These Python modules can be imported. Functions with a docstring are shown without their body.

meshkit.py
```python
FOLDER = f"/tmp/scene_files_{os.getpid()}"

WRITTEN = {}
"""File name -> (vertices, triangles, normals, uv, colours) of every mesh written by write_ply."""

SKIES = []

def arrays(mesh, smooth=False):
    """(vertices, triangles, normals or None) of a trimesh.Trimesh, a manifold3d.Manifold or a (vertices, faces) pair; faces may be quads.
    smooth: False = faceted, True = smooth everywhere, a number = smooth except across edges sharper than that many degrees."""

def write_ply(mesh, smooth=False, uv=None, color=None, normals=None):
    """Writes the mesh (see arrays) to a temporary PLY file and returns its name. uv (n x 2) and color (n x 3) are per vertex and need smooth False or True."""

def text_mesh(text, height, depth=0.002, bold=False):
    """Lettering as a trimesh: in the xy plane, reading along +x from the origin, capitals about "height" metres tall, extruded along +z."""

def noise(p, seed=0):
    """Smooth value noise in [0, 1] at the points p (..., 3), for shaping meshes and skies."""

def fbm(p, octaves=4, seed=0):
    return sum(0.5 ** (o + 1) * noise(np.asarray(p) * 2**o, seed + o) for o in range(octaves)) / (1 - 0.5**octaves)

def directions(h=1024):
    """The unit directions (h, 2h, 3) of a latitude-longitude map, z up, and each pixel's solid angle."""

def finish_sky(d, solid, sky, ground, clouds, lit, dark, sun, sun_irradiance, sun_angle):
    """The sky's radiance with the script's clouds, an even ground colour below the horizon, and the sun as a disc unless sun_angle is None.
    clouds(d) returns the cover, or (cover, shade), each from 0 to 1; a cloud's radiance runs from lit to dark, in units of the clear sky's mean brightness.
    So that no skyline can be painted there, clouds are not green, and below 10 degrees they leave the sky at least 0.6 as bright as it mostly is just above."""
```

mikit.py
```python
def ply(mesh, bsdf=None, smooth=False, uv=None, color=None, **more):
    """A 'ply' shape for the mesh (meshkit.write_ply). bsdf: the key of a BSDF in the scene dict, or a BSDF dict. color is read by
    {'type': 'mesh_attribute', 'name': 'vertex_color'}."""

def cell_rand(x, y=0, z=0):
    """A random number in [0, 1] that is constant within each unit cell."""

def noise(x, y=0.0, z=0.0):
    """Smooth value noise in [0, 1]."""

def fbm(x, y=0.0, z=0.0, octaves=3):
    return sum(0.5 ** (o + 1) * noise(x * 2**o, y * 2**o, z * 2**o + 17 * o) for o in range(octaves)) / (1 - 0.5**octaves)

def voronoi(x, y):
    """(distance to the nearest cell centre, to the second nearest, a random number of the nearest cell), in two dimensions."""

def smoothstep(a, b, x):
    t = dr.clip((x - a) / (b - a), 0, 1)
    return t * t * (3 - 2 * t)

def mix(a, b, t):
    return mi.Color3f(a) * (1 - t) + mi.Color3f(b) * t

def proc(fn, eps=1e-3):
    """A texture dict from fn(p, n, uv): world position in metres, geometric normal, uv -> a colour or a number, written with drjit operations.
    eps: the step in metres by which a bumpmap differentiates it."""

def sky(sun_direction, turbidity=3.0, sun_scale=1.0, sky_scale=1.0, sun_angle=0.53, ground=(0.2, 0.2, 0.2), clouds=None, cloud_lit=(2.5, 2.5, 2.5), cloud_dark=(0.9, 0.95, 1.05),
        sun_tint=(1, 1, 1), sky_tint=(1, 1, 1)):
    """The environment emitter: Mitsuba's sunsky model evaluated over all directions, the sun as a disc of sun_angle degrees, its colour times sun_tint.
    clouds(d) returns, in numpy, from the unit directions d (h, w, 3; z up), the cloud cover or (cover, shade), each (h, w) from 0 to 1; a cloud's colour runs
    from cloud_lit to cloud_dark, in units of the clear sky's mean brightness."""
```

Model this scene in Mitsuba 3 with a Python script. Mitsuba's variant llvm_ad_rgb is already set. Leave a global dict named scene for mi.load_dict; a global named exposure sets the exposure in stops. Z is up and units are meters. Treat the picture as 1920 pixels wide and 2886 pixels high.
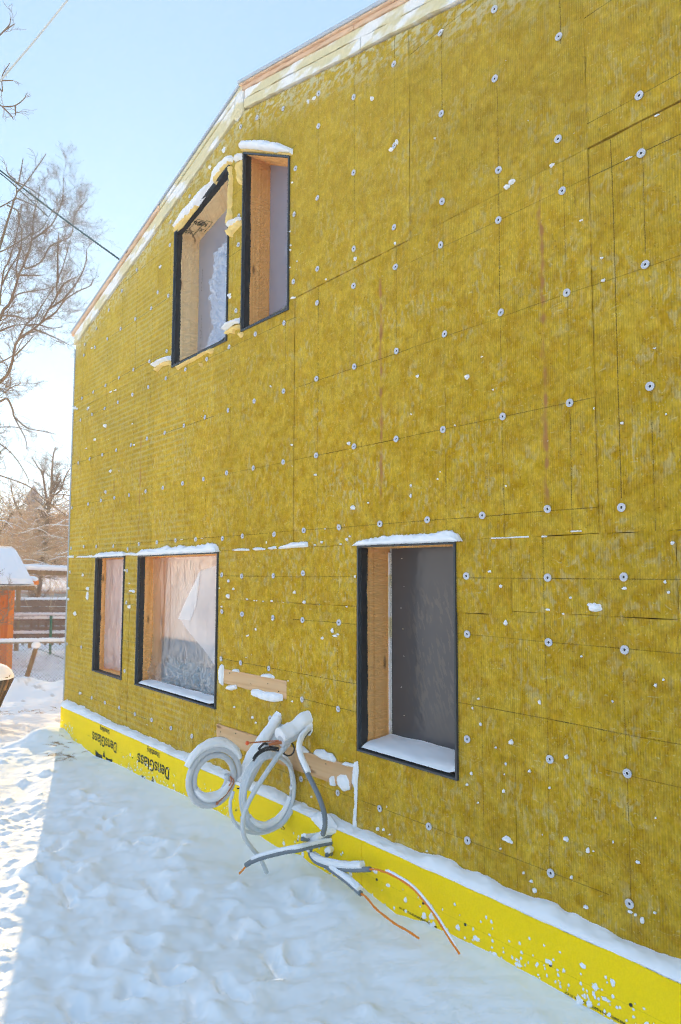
import math, random
import numpy as np, trimesh, drjit as dr, mitsuba as mi, mikit, meshkit
import shapely, shapely.geometry as sg, shapely.ops as so
from shapely import affinity
from mikit import noise, fbm, voronoi, cell_rand, smoothstep, mix, proc
T4 = mi.ScalarTransform4f
scene, labels = {'type': 'scene'}, {}

# ------------------------------------------------------------------ camera, light, exposure
EYE = [0.0, -3.1, 2.25]
scene['camera'] = {'type': 'perspective', 'fov': 50.6135, 'fov_axis': 'x', 'near_clip': 0.05, 'far_clip': 3000.0,
    'to_world': T4().look_at(origin=EYE, target=[-7.76994, 3.13784, 3.09698], up=[0.0648530, -0.0545114, 0.996405])}
EL = math.radians(17.5)
SUN = (-0.938 * math.cos(EL), 0.346 * math.cos(EL), math.sin(EL))
scene['sky'] = mikit.sky(SUN, turbidity=2.2, sun_scale=0.75, sun_tint=(1.0, 0.95, 0.86), sky_scale=0.85, ground=(0.75, 0.78, 0.82), sky_tint=(0.80, 0.98, 1.16),
    clouds=lambda d: 0.78, cloud_lit=(0.64, 0.91, 1.24))      # an even thin veil of high haze
exposure = 3.72
rng = np.random.default_rng(7)
WASHERS=[(-9.407,1.348),(-9.401,3.085),(-9.389,2.258),(-9.382,2.564),(-9.21,3.651),(-9.181,4.199),(-9.159,4.48),(-9.136,5.038),(-9.116,5.178),(-8.928,4.301),(-8.923,2.222),(-8.915,2.572),(-8.895,0.795),(-8.886,1.349),(-8.805,3.091),(-8.804,3.652),(-8.772,4.202),(-8.751,4.48),(-8.745,5.046),(-8.714,5.278),(-8.486,2.56),(-8.483,0.797),(-8.38,3.103),(-8.378,3.648),(-8.348,4.202),(-8.342,4.479),(-8.331,5.048),(-8.312,5.398),(-8.24,3.189),(-8.067,0.8),(-7.964,3.101),(-7.953,2.549),(-7.949,3.648),(-7.942,4.2),(-7.928,4.485),(-7.922,5.061),(-7.915,5.511),(-7.655,0.803),(-7.542,3.095),(-7.542,2.506),(-7.54,2.274),(-7.538,1.932),(-7.536,1.206),(-7.531,3.647),(-7.525,4.209),(-7.515,4.49),(-7.504,5.059),(-7.497,5.623),(-7.249,2.553),(-7.238,0.797),(-7.11,3.658),(-7.109,4.21),(-7.109,3.099),(-7.096,4.484),(-7.085,5.059),(-6.927,5.186),(-6.881,5.447),(-6.828,0.802),(-6.804,2.556),(-6.695,3.099),(-6.683,4.213),(-6.681,3.654),(-6.677,4.494),(-6.669,5.068),(-6.659,5.602),(-6.654,5.848),(-6.399,0.794),(-6.386,2.561),(-6.263,3.101),(-6.258,3.66),(-6.252,4.208),(-6.236,5.945),(-5.976,0.794),(-5.974,2.556),(-5.845,3.1),(-5.839,3.67),(-5.823,4.209),(-5.483,2.234),(-5.482,2.546),(-5.473,1.922),(-5.473,1.523),(-5.427,3.112),(-5.419,3.66),(-5.418,4.224),(-5.308,4.518),(-5.285,5.103),(-5.284,5.363),(-5.276,6.179),(-5.154,2.225),(-5.153,1.52),(-5.151,2.554),(-5.141,1.914),(-5.138,0.788),(-5.001,6.123),(-4.995,3.105),(-4.994,3.661),(-4.987,4.225),(-4.734,1.518),(-4.709,1.145),(-4.684,2.229),(-4.682,1.909),(-4.678,2.55),(-4.607,5.996),(-4.566,4.204),(-4.564,3.659),(-4.561,3.103),(-4.443,4.498),(-4.439,5.039),(-4.426,5.406),(-4.299,0.784),(-4.294,1.91),(-4.294,1.343),(-4.291,2.25),(-4.286,2.563),(-4.139,3.667),(-4.139,3.1),(-4.138,5.045),(-4.136,4.237),(-4.134,4.496),(-4.13,5.864),(-4.13,5.605),(-3.879,0.785),(-3.876,1.336),(-3.872,2.566),(-3.87,1.915),(-3.716,5.052),(-3.716,4.233),(-3.715,5.611),(-3.713,4.497),(-3.71,3.107),(-3.708,3.66),(-3.459,0.787),(-3.45,2.567),(-3.304,4.495),(-3.299,5.617),(-3.297,5.05),(-3.294,4.224),(-3.294,3.098),(-3.287,3.667),(-3.034,0.792),(-3.026,2.569),(-2.894,4.226),(-2.891,3.096),(-2.879,4.493),(-2.879,5.578),(-2.878,5.052),(-2.87,3.668),(-2.741,0.795),(-2.734,1.338),(-2.725,2.236),(-2.724,1.913),(-2.604,2.57),(-2.465,5.046),(-2.46,5.462),(-2.457,4.209),(-2.451,4.497),(-2.451,3.679),(-2.451,3.099),(-2.207,0.79),(-2.198,1.335),(-2.19,1.908),(-2.187,2.23),(-2.179,2.577),(-2.064,4.49),(-2.047,4.203),(-2.045,5.041),(-2.036,3.662),(-2.035,3.097),(-1.797,0.788),(-1.788,1.354),(-1.782,1.904),(-1.776,2.556),(-1.775,2.235),(-1.622,4.487),(-1.622,4.203),(-1.621,3.666),(-1.619,3.096)]
CLUMPS=[(-3.325,5.037,0.061,0.03),(-3.272,5.061,0.03,0.04),(-4.187,5.856,0.044,0.03),(-4.261,5.867,0.027,0.035),(-3.519,5.491,0.039,0.042),(-2.936,4.923,0.017,0.013),(-3.295,4.382,0.025,0.024),(-3.697,4.42,0.031,0.036),(-2.7,3.372,0.035,0.035),(-3.1,3.463,0.035,0.023),(-4.436,4.367,0.058,0.016),(-4.397,4.644,0.019,0.012),(-4.03,4.382,0.021,0.022),(-4.749,3.736,0.021,0.021),(-2.364,4.391,0.048,0.033),(-2.399,4.377,0.049,0.03),(-1.945,4.007,0.028,0.011),(-1.837,3.662,0.023,0.018),(-1.841,3.776,0.018,0.011),(-2.105,4.368,0.035,0.023),(-1.544,4.351,0.027,0.008),(-1.688,4.212,0.043,0.008),(-2.702,3.373,0.033,0.034),(-2.516,3.26,0.016,0.013),(-1.904,3.046,0.009,0.016),(-1.552,2.957,0.009,0.013),(-1.763,2.951,0.022,0.014),(-2.799,3.107,0.016,0.012),(-2.44,2.718,0.015,0.013),(-1.594,3.267,0.02,0.007),(-2.593,3.464,0.027,0.007),(-3.724,2.69,0.053,0.039),(-3.768,3.136,0.031,0.03),(-4.448,3.22,0.035,0.02),(-4.152,2.961,0.035,0.021),(-3.158,3.234,0.018,0.013),(-2.94,2.807,0.019,0.014),(-3.166,2.789,0.018,0.022),(-3.171,2.725,0.015,0.032),(-4.074,2.47,0.031,0.019),(-3.79,2.479,0.025,0.024),(-4.155,2.452,0.024,0.015),(-3.856,2.449,0.029,0.014),(-2.798,3.106,0.016,0.012),(-4.036,2.562,0.017,0.01),(-3.568,2.712,0.017,0.015),(-3.758,2.499,0.015,0.018),(-4.444,3.058,0.019,0.011),(-2.919,2.848,0.014,0.01),(-1.93,2.092,0.092,0.047),(-2.46,1.988,0.026,0.037),(-2.435,1.375,0.031,0.036),(-2.255,1.603,0.018,0.026),(-2.325,1.251,0.019,0.019),(-2.105,1.364,0.022,0.023),(-2.56,2.262,0.033,0.019),(-1.544,2.384,0.023,0.019),(-1.584,2.215,0.014,0.021),(-1.57,2.17,0.017,0.017),(-1.776,2.183,0.03,0.016),(-1.645,1.761,0.014,0.021),(-1.607,1.789,0.014,0.013),(-2.104,2.052,0.015,0.013),(-2.641,1.433,0.015,0.021),(-2.695,1.512,0.012,0.016),(-2.538,1.328,0.012,0.014),(-2.473,1.257,0.011,0.02),(-2.711,1.157,0.016,0.021),(-2.489,1.113,0.017,0.02),(-2.743,1.092,0.022,0.016),(-2.206,1.196,0.011,0.015),(-2.652,1.568,0.018,0.014),(-2.009,1.854,0.014,0.012),(-2.06,2.133,0.015,0.013),(-2.193,2.069,0.033,0.013),(-2.485,2.182,0.023,0.023),(-1.853,1.663,0.011,0.014),(-2.471,0.878,0.059,0.038),(-2.444,0.869,0.019,0.021),(-2.117,0.977,0.03,0.033),(-2.001,0.957,0.022,0.029),(-2.309,0.674,0.028,0.03),(-2.373,0.739,0.015,0.016),(-2.328,0.713,0.025,0.016),(-2.094,0.806,0.018,0.021),(-1.796,0.751,0.03,0.014),(-1.772,0.748,0.018,0.012),(-1.741,0.736,0.023,0.032),(-1.683,0.788,0.017,0.012),(-2.019,0.695,0.031,0.021),(-1.754,0.978,0.022,0.016),(-2.491,1.115,0.016,0.021),(-2.665,1.013,0.012,0.013),(-2.207,1.195,0.012,0.014),(-1.664,1.19,0.009,0.011),(-3.485,0.657,0.02,0.02),(-3.425,0.667,0.019,0.017),(-3.081,0.619,0.017,0.021),(-3.056,0.646,0.017,0.012),(-3.374,0.652,0.015,0.012),(-2.518,0.815,0.016,0.013),(-1.972,0.961,0.009,0.008),(-2.743,1.091,0.015,0.016),(-3.48,0.657,0.027,0.025),(-3.429,0.668,0.019,0.022),(-3.081,0.618,0.017,0.016),(-4.964,1.112,0.036,0.025),(-4.912,1.081,0.036,0.019),(-4.474,1.454,0.021,0.012),(-4.42,1.313,0.031,0.018),(-5.248,1.151,0.026,0.023),(-4.176,0.688,0.024,0.019),(-5.371,2.182,0.029,0.033),(-5.288,2.117,0.036,0.024),(-5.372,2.052,0.047,0.046),(-5.07,2.037,0.03,0.016),(-4.963,2.03,0.023,0.012),(-4.926,2.031,0.023,0.012),(-4.83,2.027,0.022,0.012),(-4.704,2.035,0.03,0.022),(-4.278,2.039,0.032,0.031),(-4.929,1.805,0.026,0.031),(-4.055,1.798,0.025,0.027),(-3.702,2.228,0.018,0.026),(-3.944,1.856,0.029,0.044),(-3.914,1.821,0.06,0.022),(-3.882,1.834,0.031,0.018),(-5.051,1.748,0.027,0.014),(-5.071,1.742,0.023,0.012),(-4.692,1.892,0.051,0.018),(-4.547,2.03,0.015,0.008),(-4.092,2.027,0.01,0.006),(-3.791,2.025,0.03,0.012),(-4.402,2.107,0.028,0.032),(-5.48,1.963,0.019,0.022),(-4.785,2.489,0.016,0.026),(-5.523,2.119,0.015,0.013),(-5.077,1.57,0.017,0.009),(-3.674,2.346,0.009,0.036),(-3.674,2.087,0.009,0.143),(-3.672,1.98,0.009,0.057),(-8.726,2.057,0.086,0.046),(-8.734,1.956,0.054,0.095),(-9.168,1.738,0.093,0.059),(-7.453,2.058,0.059,0.027),(-7.355,2.051,0.066,0.03),(-7.479,2.137,0.043,0.017),(-7.463,1.889,0.059,0.047),(-8.912,2.222,0.045,0.035),(-7.61,2.278,0.035,0.028),(-8.315,3.986,0.07,0.053),(-8.649,3.867,0.062,0.041),(-8.906,4.31,0.052,0.033),(-8.175,4.368,0.091,0.022),(-8.036,4.362,0.111,0.019),(-8.95,3.801,0.052,0.019),(-7.509,3.881,0.04,0.016),(-8.103,3.423,0.067,0.038),(-9.155,1.74,0.093,0.058),(-8.731,2.062,0.086,0.043),(-8.729,1.975,0.055,0.108),(-9.437,2.05,0.097,0.037),(-7.461,1.892,0.058,0.038),(-7.39,2.059,0.143,0.027),(-9.428,4.404,0.099,0.054),(-9.342,4.376,0.056,0.034),(-7.858,3.396,0.032,0.012),(-7.445,3.637,0.049,0.02),(-9.423,1.912,0.055,0.041),(-8.865,0.802,0.05,0.03),(-9.509,1.932,0.042,0.037),(-7.267,1.974,0.037,0.015),(-7.444,3.635,0.047,0.026),(-8.102,3.423,0.054,0.051),(-8.332,3.993,0.084,0.049),(-6.264,2.566,0.054,0.014),(-5.86,2.562,0.028,0.013),(-8.664,3.867,0.04,0.022),(-5.43,4.691,0.065,0.033),(-4.475,5.313,0.034,0.017),(-4.458,4.374,0.05,0.02),(-5.827,6.054,0.048,0.051),(-5.573,6.104,0.065,0.06),(-4.487,4.805,0.02,0.022),(-4.491,4.769,0.02,0.022),(-4.496,4.63,0.02,0.013),(-4.4,4.645,0.019,0.016),(-4.5,4.923,0.02,0.017),(-4.179,5.852,0.055,0.021),(-4.263,5.874,0.03,0.03),(-3.516,5.49,0.036,0.031),(-2.867,5.588,0.017,0.028),(-5.432,4.699,0.066,0.024),(-5.419,4.671,0.046,0.024),(-6.881,5.447,0.064,0.029),(-8.857,5.065,0.042,0.023)]
SEAM_SNOW=[[(-5.279,2.439),(-5.276,2.448),(-5.17,2.452),(-5.051,2.443),(-5.047,2.434)],[(-4.959,2.435),(-4.955,2.453),(-4.887,2.451),(-4.81,2.442),(-4.81,2.435)],[(-4.745,2.437),(-4.729,2.449),(-4.669,2.457),(-4.65,2.452),(-4.65,2.44)],[(-4.62,2.438),(-4.579,2.454),(-4.492,2.465),(-4.435,2.478),(-4.364,2.473),(-4.323,2.478),(-4.248,2.474),(-4.241,2.444),(-4.434,2.442)],[(-9.463,2.443),(-9.452,2.467),(-9.286,2.464),(-9.284,2.443)],[(-9.17,2.443),(-9.072,2.455),(-8.815,2.451),(-8.631,2.461),(-8.617,2.435)],[(-7.597,2.446),(-7.588,2.461),(-7.441,2.466),(-7.278,2.448),(-7.277,2.432)],[(-2.546,2.438),(-2.543,2.446),(-2.45,2.443),(-2.365,2.445),(-2.299,2.445),(-2.299,2.437)],[(-2.223,2.435),(-2.216,2.443),(-2.19,2.441),(-2.19,2.434)],[(-2.051,2.453),(-2.046,2.461),(-1.991,2.459),(-1.985,2.454)]]
PLY_SNOW=[[(-5.256,1.443),(-5.25,1.457),(-5.191,1.46),(-5.181,1.445)],[(-4.831,1.449),(-4.808,1.465),(-4.722,1.475),(-4.66,1.463),(-4.665,1.453)],[(-5.479,1.321),(-5.496,1.404),(-5.47,1.475),(-5.435,1.465),(-5.433,1.411),(-5.444,1.308)],[(-4.968,1.286),(-4.969,1.325),(-4.894,1.338),(-4.805,1.33),(-4.663,1.341),(-4.553,1.34),(-4.547,1.303),(-4.662,1.277),(-4.804,1.273)],[(-5.368,1.287),(-5.355,1.309),(-5.23,1.331),(-5.217,1.309),(-5.301,1.284)],[(-4.309,0.969),(-4.309,1.012),(-4.264,1.015),(-4.205,0.992)],[(-4.124,0.996),(-4.107,1.024),(-4.026,1.037),(-3.991,1.023),(-3.935,1.029),(-3.895,1.001),(-3.902,0.985),(-4.025,0.979)],[(-3.808,0.988),(-3.793,1.001),(-3.709,1.005),(-3.709,0.995)],[(-3.868,0.893),(-3.836,0.911),(-3.782,0.918),(-3.757,0.891),(-3.748,0.841),(-3.803,0.818),(-3.857,0.843)],[(-3.939,0.878),(-3.912,0.884),(-3.899,0.831),(-3.93,0.824)]]
FOAM_LINE=[(-3.719,0.964),(-3.707,1.018),(-3.678,1.029),(-3.67,0.974),(-3.682,0.894),(-3.686,0.791),(-3.694,0.661),(-3.686,0.561),(-3.711,0.546),(-3.715,0.63),(-3.711,0.708),(-3.703,0.787),(-3.707,0.863),(-3.728,0.884)]
FOAM=[[(-6.583,5.733),(-6.575,5.708),(-6.534,5.687),(-6.386,5.684),(-6.234,5.724),(-6.044,5.761),(-6.088,5.821),(-6.302,5.783),(-6.458,5.77)],[(-5.728,5.889),(-5.736,5.863),(-5.706,5.832),(-5.688,5.852),(-5.613,5.877),(-5.502,5.905),(-5.42,5.906),(-5.408,5.939),(-5.504,5.964),(-5.652,5.925)],[(-5.468,5.88),(-5.438,5.895),(-5.414,5.875),(-5.419,5.81),(-5.393,5.76),(-5.405,5.708),(-5.395,5.647),(-5.411,5.597),(-5.404,5.517),(-5.426,5.489),(-5.401,5.422),(-5.414,5.37),(-5.421,5.326),(-5.457,5.321),(-5.504,5.367),(-5.509,5.398),(-5.479,5.434),(-5.467,5.486),(-5.473,5.565),(-5.458,5.655),(-5.446,5.726)],[(-5.511,5.313),(-5.482,5.254),(-5.4,5.214),(-5.374,5.242),(-5.305,5.252),(-5.222,5.267),(-5.227,5.32),(-5.324,5.325),(-5.43,5.324)],[(-5.359,5.821),(-5.338,5.85),(-5.286,5.863),(-5.22,5.852),(-5.221,5.768),(-5.217,5.612),(-5.28,5.649),(-5.317,5.707),(-5.3,5.747),(-5.336,5.782)],[(-5.248,5.935),(-5.236,5.953),(-4.983,5.823),(-4.67,5.652),(-4.478,5.556),(-4.48,5.536),(-4.552,5.57),(-4.7,5.657),(-4.983,5.805)],[(-6.935,4.363),(-6.933,4.341),(-6.883,4.329),(-6.787,4.356),(-6.667,4.345),(-6.554,4.319),(-6.552,4.371),(-6.693,4.393),(-6.862,4.389)],[(-6.456,4.276),(-6.421,4.237),(-6.365,4.246),(-6.235,4.252),(-6.108,4.252),(-5.985,4.258),(-5.826,4.269),(-5.748,4.24),(-5.71,4.241),(-5.683,4.282),(-5.788,4.293),(-5.986,4.288),(-6.237,4.287)],[(-5.492,4.373),(-5.473,4.341),(-5.419,4.345),(-5.331,4.317),(-5.314,4.345),(-5.263,4.34),(-5.225,4.325),(-5.223,4.374),(-5.316,4.39),(-5.42,4.382)],[(-5.258,4.289),(-5.235,4.256),(-5.196,4.25),(-5.173,4.28),(-5.194,4.299),(-5.236,4.301)],[(-5.942,4.19),(-5.921,4.156),(-5.901,4.171),(-5.912,4.192)]]
HEAD_SNOW={'uw1':[(-6.59,5.741),(-6.549,5.763),(-6.348,5.822),(-6.09,5.863),(-5.926,5.89),(-5.766,5.886),(-5.73,5.96),(-5.654,5.985),(-5.505,5.994),(-5.431,5.986),(-5.399,5.94),(-5.42,5.916),(-5.502,5.925),(-5.689,5.892),(-5.765,5.856),(-6.044,5.772),(-6.299,5.729)],'uw2':[(-5.245,5.948),(-5.237,5.977),(-5.169,5.99),(-5.018,5.92),(-4.857,5.847),(-4.778,5.789),(-4.672,5.735),(-4.597,5.678),(-4.524,5.625),(-4.47,5.586),(-4.473,5.546),(-4.596,5.612),(-4.823,5.733),(-5.066,5.862)]}
FOAM_SNOW=[[(-6.938,4.418),(-6.839,4.422),(-6.718,4.421),(-6.553,4.408),(-6.551,4.366),(-6.74,4.388),(-6.936,4.385)],[(-5.457,5.33),(-5.377,5.337),(-5.224,5.321),(-5.223,5.3),(-5.306,5.304),(-5.412,5.308)],[(-5.492,4.397),(-5.386,4.428),(-5.282,4.422),(-5.224,4.424),(-5.223,4.383),(-5.316,4.4),(-5.456,4.378)],[(-5.339,5.878),(-5.27,5.898),(-5.221,5.899),(-5.22,5.847),(-5.286,5.868)]]
PLY1=[(-5.448,1.443),(-4.496,1.452),(-4.496,1.313),(-5.479,1.324)]
PLY2=[(-5.524,0.976),(-3.703,0.993),(-3.74,0.836),(-5.519,0.833)]
TEXT=[[(-7.51,0.467),(-7.518,0.359),(-8.207,0.461),(-8.21,0.383)],[(-7.719,0.562),(-7.723,0.518),(-7.985,0.571)],[(-6.266,0.47),(-6.27,0.364),(-6.985,0.458),(-6.987,0.378)],[(-6.475,0.569),(-6.479,0.517),(-6.76,0.566)]]
LOGO=[[(-8.109,0.281),(-8.09,0.263),(-8.009,0.256),(-7.904,0.269),(-7.914,0.284)],[(-7.86,0.322),(-7.887,0.267),(-7.827,0.276)],[(-7.81,0.275),(-7.75,0.263),(-7.634,0.27),(-7.621,0.281)],[(-6.888,0.277),(-6.818,0.273),(-6.791,0.279)],[(-6.627,0.324),(-6.649,0.286),(-6.605,0.288)]]
SMALL=[[(-2.914,0.3),(-3.195,0.298),(-3.195,0.292)],[(-1.796,0.312),(-1.921,0.308)]]
SCREWS=[(-3.402,0.398),(-3.008,0.395),(-2.696,0.394),(-2.166,0.403),(-1.761,0.403),(-5.066,0.39),(-4.229,0.397),(-5.065,0.391),(-8.329,0.4),(-7.088,0.398)]
JOINTS=[(-8.466,0.535),(-6.013,0.497),(-3.548,0.469)]
LEDGE_SNOW=[(-9.444,0.628),(-9.22,0.647),(-8.924,0.636),(-8.703,0.639),(-7.905,0.605),(-7.431,0.614),(-7.263,0.615),(-7.013,0.608),(-6.603,0.61),(-6.275,0.598),(-6.5,0.611),(-6.0,0.613),(-5.588,0.6),(-5.281,0.59),(-4.887,0.62),(-4.689,0.621),(-4.47,0.621),(-4.359,0.574),(-4.26,0.619),(-4.163,0.581),(-4.046,0.583),(-3.978,0.612),(-3.803,0.6),(-3.698,0.583),(-3.678,0.569),(-3.558,0.596),(-3.314,0.603),(-3.056,0.609),(-2.806,0.623),(-2.968,0.643),(-2.663,0.625),(-2.457,0.613),(-2.29,0.624),(-2.211,0.646),(-2.124,0.619),(-1.981,0.614),(-1.876,0.608),(-1.729,0.603),(-1.575,0.622)]
PIPES={'pipe1':[(-4.6,0.02,1.146),(-4.6,-0.043,1.076),(-4.6,-0.125,0.985),(-4.6,-0.205,0.896),(-4.6,-0.264,0.813),(-4.6,-0.312,0.739)],'coil1':[(-4.6,-0.565,0.823)],'coil1_wire':[(-4.57,-0.417,0.788),(-4.57,-0.436,0.751),(-4.57,-0.398,0.777),(-4.57,-0.444,0.712),(-4.57,-0.5,0.667),(-4.57,-0.523,0.655)],'pipe2':[(-4.25,0.027,1.175),(-4.25,-0.025,1.149),(-4.25,-0.096,1.118),(-4.25,-0.167,1.099),(-4.25,-0.216,1.086)],'copper_a':[(-4.25,-0.196,1.077),(-4.25,-0.255,1.078),(-4.25,-0.313,1.078)],'copper_b':[(-4.25,-0.332,1.101),(-4.25,-0.408,1.107),(-4.25,-0.487,1.112)],'black_a':[(-4.25,-0.439,1.003),(-4.25,-0.407,1.035),(-4.25,-0.36,1.055),(-4.25,-0.303,1.059),(-4.25,-0.235,1.041)],'black_b':[(-4.25,-0.398,1.057),(-4.25,-0.375,1.077),(-4.25,-0.351,1.089),(-4.25,-0.327,1.082)],'black_loop':[(-4.28,-0.1,1.052),(-4.28,-0.079,1.012),(-4.28,-0.094,0.978),(-4.28,-0.135,0.97),(-4.28,-0.18,0.995)],'tie1':[(-4.5,-0.323,0.836),(-4.5,-0.325,0.796),(-4.5,-0.353,0.756),(-4.5,-0.386,0.744),(-4.5,-0.41,0.746)],'coil2':[(-4.34,-0.252,0.726)],'conduit_a':[(-4.25,-0.146,1.064),(-4.25,-0.205,1.02),(-4.25,-0.282,0.945),(-4.25,-0.358,0.864),(-4.25,-0.422,0.79),(-4.25,-0.476,0.716),(-4.25,-0.507,0.646),(-4.25,-0.515,0.579),(-4.25,-0.501,0.508),(-4.25,-0.454,0.438),(-4.25,-0.407,0.381),(-4.25,-0.379,0.352)],'loop_lower':[(-4.3,-0.582,0.732),(-4.3,-0.572,0.646),(-4.3,-0.526,0.568),(-4.3,-0.443,0.513),(-4.3,-0.349,0.481),(-4.3,-0.254,0.48),(-4.3,-0.156,0.506),(-4.3,-0.077,0.578)],'conduit_b':[(-4.186,-0.02,1.143),(-4.132,-0.12,1.109),(-4.054,-0.2,1.072),(-3.978,-0.24,1.031),(-3.896,-0.26,0.975),(-3.818,-0.27,0.92),(-3.761,-0.27,0.867),(-3.724,-0.26,0.801),(-3.717,-0.24,0.727),(-3.739,-0.22,0.653),(-3.786,-0.2,0.585)],'conduit_d':[(-3.851,-0.06,0.546),(-3.88,-0.11,0.521),(-3.89,-0.16,0.507),(-3.912,-0.19,0.476),(-3.922,-0.2,0.448),(-3.913,-0.2,0.417),(-3.86,-0.2,0.395),(-3.762,-0.2,0.4),(-3.651,-0.2,0.417),(-3.492,-0.2,0.457),(-3.327,-0.2,0.511)],'wire_d':[(-3.332,-0.2,0.509),(-3.269,-0.2,0.527),(-3.211,-0.205,0.536),(-3.124,-0.21,0.543),(-2.96,-0.21,0.525),(-2.807,-0.21,0.45),(-2.706,-0.21,0.374),(-2.623,-0.21,0.314)],'conduit_e':[(-3.745,-0.2,0.398),(-3.645,-0.205,0.39),(-3.532,-0.21,0.379),(-3.448,-0.215,0.366),(-3.385,-0.22,0.357)],'wire_e':[(-3.387,-0.22,0.358),(-3.326,-0.23,0.359),(-3.23,-0.24,0.332),(-3.119,-0.255,0.326),(-3.028,-0.27,0.327),(-2.953,-0.265,0.324),(-2.85,-0.275,0.324)],'conduit_c':[(-3.851,-0.06,0.487),(-3.87,-0.14,0.487),(-3.869,-0.25,0.494),(-3.863,-0.34,0.499),(-3.957,-0.38,0.468),(-4.102,-0.44,0.408),(-4.174,-0.48,0.37),(-4.224,-0.5,0.334)],'wire_c':[(-4.214,-0.5,0.341),(-4.238,-0.51,0.307),(-4.289,-0.51,0.264)],'stub_a':[(-3.993,-0.06,0.477),(-3.938,-0.2,0.511),(-3.872,-0.3,0.554)],'stub_b':[(-3.862,-0.06,0.409),(-3.834,-0.1,0.43),(-3.797,-0.16,0.443)]}
PIPE_ORIG=[(-4.594,0.0,1.175),(-4.228,0.0,1.182)]
ROOF={'outer':[(-9.51,5.501),(-7.79,5.976),(-7.031,6.099),(-5.843,6.385),(-5.302,6.566),(-4.131,6.247),(-3.224,6.024)]}
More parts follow.
